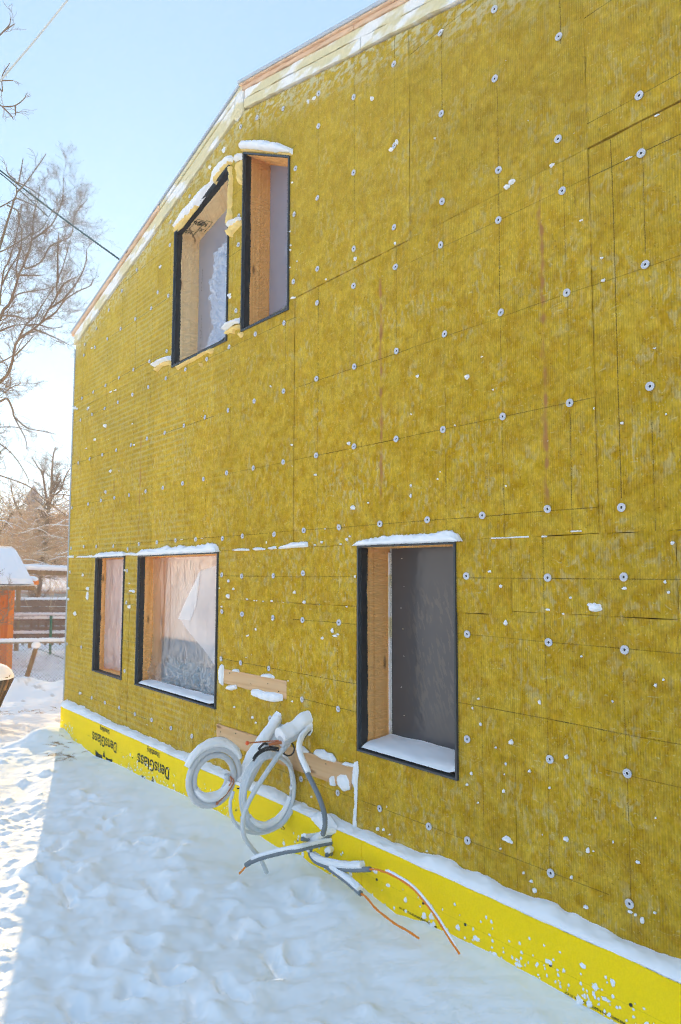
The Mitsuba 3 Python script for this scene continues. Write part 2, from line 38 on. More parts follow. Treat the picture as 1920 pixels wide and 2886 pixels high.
LIMBS_A=[[(-16.018,0.366,6.873),(-15.835,0.508,7.511),(-15.776,0.556,7.698),(-15.684,0.651,7.848),(-15.569,0.738,8.261),(-15.534,0.758,8.43),(-15.456,0.828,8.636),(-15.351,0.912,8.974),(-15.316,0.931,9.162),(-15.252,0.939,9.687),(-15.18,0.988,9.987),(-15.136,1.001,10.287)],[(-15.316,0.931,9.162),(-15.127,1.141,9.35),(-14.996,1.276,9.556),(-14.861,1.385,9.988),(-14.82,1.375,10.438)],[(-15.456,0.828,8.636),(-15.414,0.89,8.562),(-15.215,1.117,8.712),(-15.077,1.246,9.031),(-14.804,1.558,9.238),(-14.716,1.606,9.688),(-14.53,1.794,10.008)],[(-15.816,0.491,7.811),(-15.798,0.488,7.998),(-15.724,0.512,8.504),(-15.653,0.575,8.692),(-15.56,0.645,9.03),(-15.459,0.707,9.499),(-15.396,0.728,9.911)],[(-15.555,0.739,8.374),(-15.553,0.712,8.599),(-15.469,0.765,8.974),(-15.431,0.757,9.386)],[(-15.684,0.651,7.848),(-15.554,0.787,8.036),(-15.278,1.12,8.112),(-15.085,1.351,8.188)],[(-15.534,0.758,8.43),(-15.365,0.972,8.412),(-15.187,1.191,8.431)],[(-15.78,0.485,8.186),(-15.638,0.612,8.561),(-15.513,0.728,8.842),(-15.448,0.772,9.124)]]
LIMBS_B=[[(-14.079,-0.208,5.281),(-13.798,0.089,5.672),(-13.696,0.194,5.835),(-13.643,0.235,6.013),(-13.613,0.253,6.165),(-13.55,0.296,6.42),(-13.358,0.507,6.632),(-13.258,0.614,6.762),(-13.161,0.703,6.99),(-13.053,0.805,7.234),(-13.045,0.787,7.445),(-12.96,0.854,7.721),(-12.891,0.903,7.998),(-12.836,0.941,8.225)],[(-13.258,0.614,6.762),(-13.094,0.796,6.925),(-12.967,0.923,7.153),(-12.803,1.105,7.316),(-12.664,1.265,7.413),(-12.626,1.297,7.527)],[(-13.161,0.703,6.99),(-12.986,0.897,7.169),(-12.895,0.991,7.315),(-12.778,1.105,7.543),(-12.687,1.178,7.836),(-12.661,1.178,8.079)],[(-13.358,0.507,6.632),(-13.193,0.688,6.811),(-13.111,0.789,6.811)],[(-13.053,0.805,7.234),(-12.947,0.906,7.461),(-12.775,1.103,7.592)],[(-13.55,0.296,6.42),(-13.434,0.401,6.713),(-13.323,0.52,6.859),(-13.227,0.61,7.071),(-13.073,0.757,7.396)],[(-13.358,0.507,6.632),(-13.25,0.65,6.567),(-13.113,0.834,6.47),(-12.997,0.991,6.373)],[(-13.425,0.414,6.696),(-13.302,0.566,6.713),(-13.163,0.748,6.648),(-13.018,0.924,6.673)],[(-13.738,0.038,6.598),(-13.568,0.236,6.696),(-13.424,0.413,6.713)],[(-13.679,0.074,6.874),(-13.527,0.266,6.859),(-13.438,0.383,6.81),(-13.314,0.533,6.843)],[(-13.028,0.805,7.461),(-12.99,0.773,8.046),(-12.959,0.768,8.371)],[(-13.604,0.266,6.144),(-13.491,0.385,6.306),(-13.378,0.502,6.485)]]
LIMBS_C=[[(-9.47,-1.006,6.205),(-9.442,-0.985,6.317),(-9.376,-0.938,6.576),(-9.3,-0.883,6.869),(-9.268,-0.859,6.982),(-9.27,-0.886,7.161)],[(-9.454,-1.063,6.779),(-9.41,-1.012,6.801),(-9.336,-0.927,6.863),(-9.276,-0.859,6.914)],[(-9.268,-0.859,6.982),(-9.201,-0.789,7.083),(-9.072,-0.662,7.331),(-9.007,-0.599,7.466)],[(-9.49,-1.033,6.227),(-9.447,-0.981,6.244),(-9.358,-0.879,6.307),(-9.2,-0.702,6.453),(-9.111,-0.6,6.521),(-9.037,-0.53,6.679),(-8.987,-0.483,6.791)],[(-9.268,-0.881,7.139),(-9.32,-0.955,7.218),(-9.33,-0.977,7.285)],[(-9.263,-0.871,7.117),(-9.155,-0.725,7.027),(-9.034,-0.554,6.881)],[(-9.252,-0.85,7.072),(-9.219,-0.833,7.24),(-9.191,-0.82,7.409)],[(-9.276,-0.859,6.914),(-9.208,-0.769,6.869),(-9.121,-0.651,6.802)],[(-9.352,-0.943,6.824),(-9.279,-0.842,6.757),(-9.238,-0.773,6.622)],[(-9.273,-0.832,6.734),(-9.27,-0.806,6.577),(-9.249,-0.764,6.453)],[(-9.308,-1.168,8.891),(-9.233,-1.09,8.999),(-9.186,-1.041,9.081),(-9.175,-1.039,9.162)],[(-9.233,-1.09,8.999),(-9.143,-0.989,9.086)],[(-9.342,-1.14,8.377),(-9.3,-1.069,8.242),(-9.287,-1.08,8.431),(-9.217,-1.015,8.594)],[(-9.291,-1.077,8.377),(-9.206,-0.971,8.378)],[(-9.344,-1.103,8.08),(-9.295,-1.038,8.053),(-9.209,-0.933,8.067),(-9.136,-0.853,8.148),(-9.111,-0.831,8.216)],[(-9.312,-1.059,8.053),(-9.251,-0.968,7.945),(-9.234,-0.94,7.891)],[(-9.209,-0.933,8.067),(-9.214,-0.922,7.945)]]
LIMBS_D=[[(-12.875,-0.276,5.015),(-12.757,-0.139,5.09),(-12.679,-0.048,5.135),(-12.634,0.033,4.955),(-12.623,0.063,4.836),(-12.503,0.237,4.656),(-12.338,0.451,4.597),(-12.209,0.618,4.549)],[(-12.914,-0.243,4.415),(-12.803,-0.1,4.385),(-12.666,0.099,4.176),(-12.556,0.281,3.847),(-12.545,0.311,3.727)],[(-12.624,0.063,4.821),(-12.534,0.223,4.476),(-12.529,0.258,4.266)],[(-12.947,-0.215,3.906),(-12.837,-0.072,3.861),(-12.566,0.289,3.697),(-12.41,0.512,3.488),(-12.307,0.66,3.338),(-12.211,0.796,3.219),(-12.211,0.816,3.069)],[(-12.861,-0.209,4.655),(-12.709,-0.022,4.67),(-12.597,0.119,4.656),(-12.415,0.359,4.566)],[(-12.715,-0.174,5.734),(-12.555,0.005,5.884),(-12.423,0.129,6.185),(-12.347,0.223,6.185)]]
LIMBS_E=[[(-25.841,4.566,3.899),(-25.769,4.579,4.463),(-25.685,4.632,4.838),(-25.637,4.616,5.402),(-25.598,4.608,5.815),(-25.535,4.616,6.341),(-25.464,4.668,6.604)],[(-25.683,4.63,4.876),(-25.546,4.786,4.989),(-25.44,4.894,5.158),(-25.346,4.963,5.515),(-25.219,5.078,5.835)],[(-25.786,4.545,4.556),(-25.797,4.455,5.12),(-25.821,4.352,5.664),(-25.91,4.205,5.927),(-25.997,4.058,6.208)],[(-25.619,4.626,5.496),(-25.583,4.694,5.327),(-25.484,4.783,5.571),(-25.431,4.837,5.665)],[(-25.787,4.57,4.369),(-25.913,4.38,4.612),(-26.063,4.162,4.837)],[(-25.602,4.71,5.026),(-25.488,4.811,5.327),(-25.431,4.862,5.478)],[(-25.821,4.352,5.664),(-25.764,4.403,5.814)],[(-25.665,4.615,5.158),(-25.484,4.807,5.402)],[(-26.669,3.515,4.047),(-26.53,3.644,4.366),(-26.427,3.754,4.498),(-26.241,3.967,4.649)],[(-26.873,3.317,3.633),(-26.669,3.515,4.047),(-26.515,3.656,4.423)],[(-26.362,3.872,4.235),(-26.459,3.707,4.554),(-26.523,3.564,5.024),(-26.528,3.519,5.305)]]
CABLES=[[(-7.385,-1.69,6.763),(-7.24,-1.543,7.011),(-7.01,-1.308,7.393),(-6.779,-1.075,7.795),(-6.657,-0.952,8.002)],[(-15.07,-0.569,10.657),(-13.55,-0.12,9.483),(-12.922,0.774,8.656),(-10.834,1.172,7.174)],[(-17.14,-0.072,11.622),(-16.681,0.572,11.09),(-16.412,0.963,10.682),(-16.077,1.453,10.134)]]
BG={'shed_bl':(-17.434,0.891,0.1),'shed_br':(-17.364,1.364,0.1),'fence_l':(-14.563,0.248,0.1),'fence_r':(-13.851,1.49,0.1),'post_t':(-14.026,0.942,0.84),'post_b':(-14.475,0.829,0.1),'stump':(-12.081,-0.133,0.1),'shed_ridge':(-19.05,1.142,2.866),'shed_ridge_r':(-18.608,1.694,2.858),'shed_eave_r':(-16.792,1.673,1.959),'shed_eave_l':(-17.473,0.825,1.957),'rail_l':(-14.971,0.557,0.914),'rail_r':(-14.597,1.656,0.968),'garage_rl':(-31.824,5.402,1.895),'garage_rr':(-30.686,6.819,1.898),'garage_el':(-29.727,4.856,1.534),'garage_er':(-28.666,6.179,1.523),'garage_b':(-29.227,5.516,1.26),'fence2_t':(-25.647,3.551,1.353),'fence2_tr':(-24.609,4.84,1.379),'fence2_b':(-25.731,3.621,0.057),'gpost_t':(-19.723,2.948,1.103),'gpost_b':(-19.77,2.988,0.376),'beam_l':(-21.084,2.688,2.337),'beam_r':(-20.415,3.529,2.28),'block':(-19.904,2.587,2.1),'stump_top':(-10.334,-0.559,0.892),'stump_r':(-10.22,-0.41,0.846),'stump_b':(-10.35,-0.515,0.426),'house_r':(-46.281,10.891,5.939),'house_rr':(-45.617,11.721,5.919),'spire':(-46.82,9.983,7.681),'spire_l':(-47.012,9.855,6.864),'spire_b':(-47.231,9.807,5.207),'chimney':(-42.432,7.721,5.564),'rail2':(-19.987,2.632,1.0),'rail3':(-20.013,2.654,0.608)}
SNOWEDGE=[(-9.336,0.274),(-8.716,0.276),(-8.438,0.238),(-8.099,0.224),(-7.575,0.256),(-6.857,0.267),(-5.977,0.304),(-5.32,0.319),(-4.662,0.31),(-4.401,0.309),(-4.193,0.323),(-4.102,0.301),(-3.904,0.281),(-3.788,0.282),(-3.544,0.311),(-3.411,0.29),(-3.232,0.264),(-2.991,0.298),(-2.746,0.303),(-2.582,0.314),(-2.338,0.315),(-2.213,0.317),(-2.101,0.315),(-2.003,0.308),(-1.929,0.31),(-1.84,0.297)]
FOOT=[(-6.66,-0.67),(-5.98,-0.8),(-5.82,-1.22),(-5.24,-1.21),(-5.31,-0.71),(-4.62,-1.14),(-4.57,-0.93),(-4.34,-0.89),(-4.05,-0.82),(-4.04,-1.5),(-3.68,-1.51),(-3.71,-1.28),(-3.6,-1.35),(-4.0,-1.31),(-3.79,-0.8),(-3.37,-0.86),(-3.33,-1.11),(-3.34,-1.33),(-3.7,-1.78),(-3.79,-0.65),(-4.94,-1.4),(-5.27,-1.41),(-3.35,-0.68),(-3.82,-0.31),(-6.15,-0.63),(-5.05,-0.63)]
TUFTS=[(-8.98,-0.17),(-8.73,-0.23),(-8.53,-0.27),(-8.5,-0.33),(-8.36,-0.3),(-8.32,-0.34),(-8.28,-0.29),(-8.72,-0.28),(-11.99,-0.06),(-11.81,-0.03),(-11.88,0.16),(-11.83,0.29),(-11.71,0.31),(-11.71,0.65)]
# ------------------------------------------------------------------ helpers
def ply(mesh, mat, smooth=False): return mikit.ply(mesh, 'mat_' + mat, smooth)
def key(name):
    if name not in scene and not any(k.startswith(name + '__') for k in scene): return name
    i = 1
    while f'{name}_{i:03d}' in scene or any(k.startswith(f'{name}_{i:03d}__') for k in scene): i += 1
    return f'{name}_{i:03d}'
COUNT = {}
def fkey(name):      # quick numbering for long series
    n = COUNT.get(name, 0); COUNT[name] = n + 1
    return name if n == 0 else f'{name}_{n:03d}'
def put(name, mesh, mat, smooth=False, parent=None, label=None, cat=None, group=None, kind=None):
    k = fkey((parent + '__' if parent else '') + name)
    scene[k] = ply(mesh, mat, smooth)
    note(k, label, cat, group, kind)
    return k
def note(k, label=None, cat=None, group=None, kind=None):
    d = {n: v for n, v in (('label', label), ('category', cat), ('group', group), ('kind', kind)) if v}
    if d: labels[k] = d
def cat_(ms): return trimesh.util.concatenate([m for m in ms if m is not None])
def box(x0, x1, y0, y1, z0, z1):
    m = trimesh.creation.box([abs(x1 - x0), abs(y1 - y0), abs(z1 - z0)])
    m.apply_translation([(x0 + x1) / 2, (y0 + y1) / 2, (z0 + z1) / 2]); return m
def bevel_box(x0, x1, y0, y1, z0, z1, b=0.003):
    import manifold3d as m3
    pts = [(x + sx * b * a, y + sy * b * c, z + sz * b * d) for x, sx in ((x0, 1), (x1, -1)) for y, sy in ((y0, 1), (y1, -1)) for z, sz in ((z0, 1), (z1, -1)) for a, c, d in ((0, 1, 1), (1, 0, 1), (1, 1, 0))]
    return trimesh.convex.convex_hull(np.array(pts))
def wall_prism(poly, y_front, y_back):
    """A polygon in (x, z) of the gable wall, extruded from y_front (towards the yard) to y_back."""
    out = []
    for g in getattr(poly, 'geoms', [poly]):
        if g.is_empty or g.area < 1e-5: continue
        m = trimesh.creation.extrude_polygon(g, abs(y_back - y_front), engine='earcut')
        v = np.array(m.vertices); v = np.c_[v[:, 0], y_back - v[:, 2] if y_back > y_front else v[:, 2], v[:, 1]]
        m = trimesh.Trimesh(v, m.faces, process=False); m.fix_normals(); out.append(m)
    return cat_(out)
def smooth_line(pts, n=8):
    p = np.asarray(pts, float)
    if len(p) < 3: return np.array([p[0] + (p[-1] - p[0]) * t for t in np.linspace(0, 1, n + 1)])
    q = np.vstack([2 * p[0] - p[1], p, 2 * p[-1] - p[-2]]); out = []
    for i in range(1, len(q) - 2):
        a, b, c, d = q[i - 1:i + 3]
        for t in np.linspace(0, 1, n, endpoint=False):
            out.append(.5 * (2 * b + (c - a) * t + (2 * a - 5 * b + 4 * c - d) * t * t + (3 * b - a - 3 * c + d) * t ** 3))
    return np.array(out + [p[-1]])
def tube(pts, r, sides=10, cap=True, squash=None):
    p = np.asarray(pts, float); n = len(p); r = np.broadcast_to(r, (n,))
    t = np.gradient(p, axis=0); t /= np.linalg.norm(t, axis=1, keepdims=True) + 1e-12
    a = np.cross(t[0], [0, 0, 1.0] if abs(t[0][2]) < .9 else [1.0, 0, 0]); A = []
    for i in range(n):
        a = a - t[i] * (a @ t[i]); a /= np.linalg.norm(a) + 1e-12; A.append(a)
    A = np.array(A); B = np.cross(t, A); ang = np.arange(sides) * 2 * np.pi / sides
    v = (p[:, None] + r[:, None, None] * (np.cos(ang)[None, :, None] * A[:, None] + np.sin(ang)[None, :, None] * B[:, None])).reshape(-1, 3)
    i, j = np.meshgrid(np.arange(n - 1), np.arange(sides), indexing='ij')
    q = np.stack([i * sides + j, i * sides + (j + 1) % sides, (i + 1) * sides + (j + 1) % sides, (i + 1) * sides + j], -1).reshape(-1, 4)
    f = np.vstack([q[:, [0, 1, 2]], q[:, [0, 2, 3]]])
    if cap:
        v = np.vstack([v, p[0], p[-1]]); s = np.arange(sides)
        f = np.vstack([f, np.c_[np.full(sides, n * sides), (s + 1) % sides, s], np.c_[np.full(sides, n * sides + 1), (n - 1) * sides + s, (n - 1) * sides + (s + 1) % sides]])
    return trimesh.Trimesh(v, f, process=False)
def snow_on(pts, r, h, seed=0, wob=.35, lo=-60, hi=60, drop=0.0):
    """Snow lying along the top of a tube of radius r: a crust whose crest stands h above the tube, edges hugging its flanks."""
    p = smooth_line(pts, 10); n = len(p); R = np.broadcast_to(r, (n,))
    t = np.gradient(p, axis=0); t /= np.linalg.norm(t, axis=1, keepdims=True) + 1e-12
    up = np.array([0, 0, 1.0]) - t * t[:, 2:]; steep = np.linalg.norm(up, axis=1); up /= steep[:, None] + 1e-9
    side = np.cross(t, up); K = 13; rows = []
    for i, th in enumerate(np.radians(np.linspace(lo, hi, K))):
        w = max(math.cos(th * 90 / max(abs(lo), abs(hi)) ), 0) ** .6 if 0 < i < K - 1 else 0
        nz = meshkit.fbm(np.c_[p * 18, np.zeros(0)] if False else p * 16 + i * .55, 3, seed)
        thick = R * .96 + h * w * np.clip(steep, .25, 1) * (1 - wob + 2 * wob * nz)
        rows.append(p + up * (math.cos(th) * thick)[:, None] + side * (math.sin(th) * thick)[:, None])
    under = p - up * (R * .2)[:, None]
    v = np.stack(rows + [under], 1).reshape(-1, 3); m = K + 1
    i, j = np.meshgrid(np.arange(n - 1), np.arange(m), indexing='ij')
    q = np.stack([i * m + j, i * m + (j + 1) % m, (i + 1) * m + (j + 1) % m, (i + 1) * m + j], -1).reshape(-1, 4)
    s = np.arange(1, m - 1); c0, c1 = np.zeros(m - 2, int), np.full(m - 2, (n - 1) * m)
    f = np.vstack([q[:, [0, 1, 2]], q[:, [0, 2, 3]], np.c_[c0, s + 1, s], np.c_[c1, c1 + s, c1 + s + 1]])
    g = trimesh.Trimesh(v, f, process=False); g.fix_normals(); return g
def pillow(poly, thick, seed=0, res=.012, rough=.5, back=0.0, y0=0.0, power=.5):
    """A soft lump standing out of the wall plane y0 with the outline poly in (x, z): thick at its middle, thin at its rim."""
    poly = poly.buffer(0)
    if poly.is_empty: return None
    if hasattr(poly, 'geoms'): poly = max(poly.geoms, key=lambda g: g.area)
    x0, z0, x1, z1 = poly.bounds; res = min(res, max((x1 - x0), (z1 - z0)) / 7, min(x1 - x0, z1 - z0) / 3.2)
    gx, gz = np.meshgrid(np.arange(x0, x1 + res, res), np.arange(z0, z1 + res, res))
    P = np.c_[gx.ravel(), gz.ravel()] + rng.uniform(-.25, .25, (gx.size, 2)) * res
    keep = shapely.contains_xy(poly.buffer(-res * .45), P[:, 0], P[:, 1]); P = P[keep]
    ring = np.array(poly.segmentize(res * 1.1).exterior.coords)[:-1]
    pts = np.vstack([ring, P])
    from scipy.spatial import Delaunay
    tri = Delaunay(pts).simplices; c = pts[tri].mean(1); tri = tri[shapely.contains_xy(poly, c[:, 0], c[:, 1])]
    d = shapely.distance(shapely.points(pts), poly.exterior); D = max(d.max(), 1e-6)
    prof = (1 - (1 - np.clip(d / D, 0, 1)) ** 2) ** power
    nz = meshkit.fbm(np.c_[pts * 26, np.full(len(pts), seed * 3.1)], 3, seed)
    y = y0 - thick * prof * np.clip(1 - rough + 2 * rough * (.6 * nz + .4 * meshkit.fbm(np.c_[pts * 80, np.full(len(pts), seed * 1.7)], 2, seed + 9)), .15, 2)
    v = np.c_[pts[:, 0], y, pts[:, 1]]; a = v[tri]
    nrm = np.cross(a[:, 1] - a[:, 0], a[:, 2] - a[:, 0])[:, 1]; tri = np.where((nrm > 0)[:, None], tri[:, ::-1], tri)
    nb = len(ring); n = len(v); vb = np.c_[ring[:, 0], np.full(nb, y0 + max(back, .004)), ring[:, 1]]
    i = np.arange(nb); j = (i + 1) % nb
    f = np.vstack([tri, np.c_[i, n + i, j], np.c_[j, n + i, n + j]])
    return trimesh.Trimesh(np.vstack([v, vb]), f, process=False)
def blob(x, z, w, h, thick, seed, y0=0.0, n=9):
    a = np.linspace(0, 2 * np.pi, n + 7, endpoint=False); r0 = np.random.default_rng(seed)
    k = 1 + r0.uniform(-.28, .28, len(a)); rot = r0.uniform(-.35, .35)
    X, Z = np.cos(a) * w / 2 * k, np.sin(a) * h / 2 * k
    return pillow(sg.Polygon(np.c_[x + X * math.cos(rot) - Z * math.sin(rot) * w / max(h, 1e-3) * .3, z + Z]).buffer(0), thick, seed, res=max(min(w, h) / 6, .004), y0=y0)

# ------------------------------------------------------------------ materials
def M(name, d): scene['mat_' + name] = d
def two(d): return {'type': 'twosided', 'bsdf': d}
def rough(col, r=.7, spec=.3): return two({'type': 'principled', 'base_color': col, 'roughness': r, 'specular': spec})
def rgb(*c): return {'type': 'rgb', 'value': list(c)}
CX, CD = -1.62, 0.4185
ROWS = [.79, 1.345, 1.525, 1.91, 2.225, 2.565, 3.10, 3.655, 4.21, 4.49, 5.05, 5.60]
def line_mask(d, w): return 1 - smoothstep(w * .55, w * 1.35, dr.abs(d))
def wool_color(p, n, uv):
    x, z = p.x, p.z
    big = fbm(x * 2.3, z * 2.9, 3.1, 3); mid = fbm(x * 19 + z * 3, z * 21, 1.7, 3)
    wx, wz = x + .022 * (noise(x * 13, z * 11) - .5), z + .022 * (noise(x * 12, z * 14, 5) - .5)
    fib = fbm(wx * 95, wz * 42, .5, 3); fib2 = fbm(wx * 40 + wz * 30, wz * 60 - wx * 35, 8.5, 3)
    brd = cell_rand(dr.floor((x + 1.9) / 1.26), dr.floor((z - .52) / 1.92), 5)
    c = mix((.455, .282, .011), (.535, .362, .036), smoothstep(.22, .78, mid))
    c = mix(c, (.38, .195, .004), smoothstep(.38, .72, fbm(wx * 20 + 40, wz * 18, 6, 4)) * .5)
    c = mix(c, (.50, .385, .14), smoothstep(.46, .80, fbm(wx * 52 + 9, wz * 30, 2, 4)) * (.05 + .75 * smoothstep(.3, .8, noise(x * 7.3, z * 7.7, 8))))
    c = mix(c, (.60, .50, .22), smoothstep(.66, .74, fbm(wx * 150 + 30 * noise(x * 16, z * 12), wz * 85, 4.5, 2)) * .5)
    c = mix(c, (.16, .09, .01), smoothstep(.70, .78, fbm(wx * 70 + 7, wz * 120 + 20 * noise(x * 14, z * 13, 2), 9.5, 2)) * .45)
    c = c * (.64 + .72 * fib) * (.90 + .20 * fib2)
    up = smoothstep(2.5, 6.0, z)
    c = mix(c, (.46, .355, .075), up * .34 + .14 * smoothstep(-4, -9, x))  # paler to the top and left: haze and glare painted into the colour
    c = c * (.92 + .16 * big) * (.94 + .12 * brd)
    rib = .5 + .5 * dr.sin(x * (2 * math.pi / .0127) + 2.5 * noise(x * 9, z * 12)); c = c * (1.04 - .19 * rib * (.4 + .9 * noise(x * 14, z * 22)) * smoothstep(-9, -4.5, x))
    ridge = dr.minimum(6.31 - .2525 * (-5.265 - x), 6.31 - .2515 * (x + 5.265)) - z
    c = mix(c, (.62, .64, .50), smoothstep(.34, .0, ridge) * smoothstep(.35, .75, fbm(x * 26, z * 44, 3, 3)) * .55)
    bands = .5 + .5 * dr.sin((z + .012 * noise(x * 5, z * 6)) * (2 * math.pi / .056)); c = mix(c, (.52, .44, .18), bands * bands * .55 * smoothstep(-4.6, -6.6, x) * noise(x * 2.2, z * 3 + 8))
    # red-brown run-off stains at the stud lines
    for sx, z0, z1, k in ((-3.445, 2.6, 4.22, .8), (-2.182, 2.55, 4.30, .75), (-7.268, 2.55, 3.75, .55), (-8.0, 2.5, 3.3, .35), (-3.84, 2.75, 3.2, .2)):
        d = dr.abs(x - sx + .014 * (noise(z * 7, 3) - .5)); s = (1 - smoothstep(.002, .040, d + .030 * noise(x * 34, z * 21))) * smoothstep(z0, z0 + .15, z) * (1 - smoothstep(z1 - .03, z1, z))
        c = mix(c, (.36, .17, .06), dr.clip(s * k * (.85 + 1.0 * fbm(x * 30, z * 16, 1, 2)), 0, .9))
    # snapped layout lines: uprights at the fixing columns, levels at the fixing rows
    up_zone = z > 2.44
    k = dr.select(up_zone, (CX - x) / CD, (-1.795 - x) / CD); i = dr.floor(k + .5)
    zone = dr.floor((z - .52) / .64)
    pres = cell_rand(i, zone, 9)
    m = line_mask((k - i) * CD + .005 * (noise(z * 3.1, i) - .5), .0021) * dr.select(pres > .22, .25 + .75 * pres, 0.) * (.55 + .6 * noise(z * 11, i * 3))
    for q, zr in enumerate(ROWS):
        pr = cell_rand(dr.floor((x + 1.9) / 1.26 + 40), q, 2)
        m = dr.maximum(m, line_mask(z - zr + .006 * (noise(x * 2.3, q) - .5), .0024) * dr.select(pr > .25, .35 + .65 * pr, 0.) * (.5 + .65 * noise(x * 9, q * 3)))
    m = dr.maximum(m, line_mask(x + 1.777 + .006 * (noise(z * 2, 5) - .5), .0024) * dr.select((z > 2.6) & (z < 4.35), .8, 0.))
    c = mix(c, (.035, .032, .018), dr.clip(m, 0, 1) * .8)
    return c
def wool_height(p, n, uv):
    x, z = p.x, p.z
    rib = dr.sin(x * (2 * math.pi / .0127) + 2.5 * noise(x * 9, z * 12))
    w = fbm(x * 17 + 6 * noise(x * 4, z * 3), z * 13, 2, 3)
    f = fbm(x * 75 + 9 * noise(x * 11, z * 9), z * 52, 1, 2)
    return .0011 * rib * (.4 + noise(x * 6, z * 5)) + .010 * w + .0042 * f
M('wool', two({'type': 'bumpmap', 'scale': 1.0, 'tex': proc(wool_height, 2e-3), 'bsdf': {'type': 'principled', 'base_color': proc(wool_color), 'roughness': 1.0, 'specular': .02}}))
def panel_color(p, n, uv):
    x, z = p.x, p.z
    c = mix((.97, .715, .002), (.92, .66, .002), fbm(x * 3, z * 9, 1, 3))
    c = c * (.96 + .08 * noise(x * 220, z * 220))
    low = smoothstep(.46, .25, z + .05 * noise(x * 6, z * 9)); c = mix(c, (.50, .42, .03), low * .25 * noise(x * 20, z * 26))
    return mix(c, (.30, .22, .02), line_mask(z - .398 + .001 * noise(x * 3), .0012) * .35)
M('panel', two({'type': 'principled', 'base_color': proc(panel_color), 'roughness': .6, 'specular': .12}))
def snow_height(p, n, uv): return .004 * fbm(p.x * 55, p.y * 55 + p.z * 20, p.z * 55, 3) + .0012 * noise(p.x * 320, p.y * 320, p.z * 320)
M('snow', two({'type': 'bumpmap', 'scale': 1.0, 'tex': proc(snow_height, 2e-3), 'bsdf': {'type': 'diffuse', 'reflectance': rgb(.865, .90, .94)}}))
def ground_color(p, n, uv):
    x, y = p.x, p.y
    c = mix((.845, .90, .95), (.805, .87, .925), smoothstep(.45, .75, fbm(x * 1.7, y * 1.7, 4, 3)) * .5)
    dirt = smoothstep(.62, .78, fbm(x * 2.2, y * 7.5, 9, 4)) * smoothstep(-8.8, -10.2, x)
    return mix(c, (.42, .36, .29), dirt * .5)
def ground_height(p, n, uv): return .010 * fbm(p.x * 16, p.y * 16, 1, 3) + .0035 * fbm(p.x * 90, p.y * 90, 2, 2)
M('ground_snow', two({'type': 'bumpmap', 'scale': 1.0, 'tex': proc(ground_height, 3e-3), 'bsdf': {'type': 'diffuse', 'reflectance': proc(ground_color)}}))
def grain(a, b, knots=True, axis='z', scale=1.0):
    def f(p, n, uv):
        u, v = (p.y * 1.0 + p.x * 1.0, p.z) if axis == 'z' else (p.z + p.y * .6, p.x)
        w = fbm(u * 7 * scale, v * .7, 2, 2); g = noise((u * 60 + w * 4) * scale, v * .45, 3); h = noise(u * 190, v * 2.2, 5)
        c = mix(a, b, smoothstep(.15, .9, g) * .75 + .18 * h)
        if knots:
            d, e, r = voronoi(u * 7 + .5, v * 1.9); k = (1 - smoothstep(.03, .13, d)) * dr.select(r > .55, 1., 0.)
            c = mix(c, (.17, .075, .025), k * .8)
        return c
    return proc(f)
M('jamb_wood', two({'type': 'principled', 'base_color': grain((.78, .43, .15), (.66, .315, .085)), 'roughness': .7, 'specular': .2}))
M('jamb_pale', two({'type': 'principled', 'base_color': grain((.80, .58, .31), (.72, .47, .22)), 'roughness': .7, 'specular': .2}))
M('plywood', two({'type': 'principled', 'base_color': grain((.66, .44, .24), (.55, .33, .155), axis='x'), 'roughness': .75, 'specular': .2}))
M('fascia_wood', two({'type': 'principled', 'base_color': grain((.74, .53, .36), (.62, .40, .25), axis='x'), 'roughness': .8, 'specular': .2}))
def tar(p, n, uv): return mix((.014, .013, .012), (.030, .028, .026), fbm(p.x * 40 + p.y * 40, p.z * 12, 1, 2))
M('black_coating', two({'type': 'principled', 'base_color': proc(tar), 'roughness': .55, 'specular': .4}))
M('frame_edge', rough(rgb(.032, .040, .048), .42, .5))
M('foam_yellow', two({'type': 'bumpmap', 'scale': 1.0, 'tex': proc(lambda p, n, uv: .008 * fbm(p.x * 45, p.y * 45, p.z * 45, 3), 2e-3), 'bsdf': {'type': 'principled', 'base_color': proc(lambda p, n, uv: mix((.88, .69, .28), (.76, .52, .15), fbm(p.x * 18, p.y * 18, p.z * 18, 3))), 'roughness': .7, 'specular': .3}}))
def rigid(p, n, uv):
    frost = smoothstep(.42, .62, fbm(p.x * 4.2, p.z * 9, 2, 4))
    return mix((.70, .62, .38), (.84, .85, .86), frost * .85) * (.94 + .1 * noise(p.x * 70, p.z * 70))
M('rigid_foam', two({'type': 'principled', 'base_color': proc(rigid), 'roughness': .8, 'specular': .2}))
M('membrane', rough(rgb(.45, .49, .53), .6, .3))
M('dark_felt', rough(rgb(.03, .03, .035), .8, .2))
M('washer_plastic', rough(rgb(.56, .58, .61), .5, .3))
M('screw_steel', rough(rgb(.02, .02, .022), .4, .5))
M('ink', rough(rgb(.025, .024, .015), .7, .2))
M('dark_void', {'type': 'twosided', 'bsdf': {'type': 'diffuse', 'reflectance': rgb(.03, .03, .032)}})
M('sheathing_grey', two({'type': 'principled', 'base_color': proc(lambda p, n, uv: mix((.11, .125, .15), (.16, .175, .20), fbm(p.x * 9, p.z * 9, 1, 3))), 'roughness': .7}))
M('ply_pink', two({'type': 'principled', 'base_color': grain((.80, .60, .46), (.74, .53, .38), False), 'roughness': .8}))
M('pipe_foam', rough(rgb(.55, .58, .61), .6, .3))
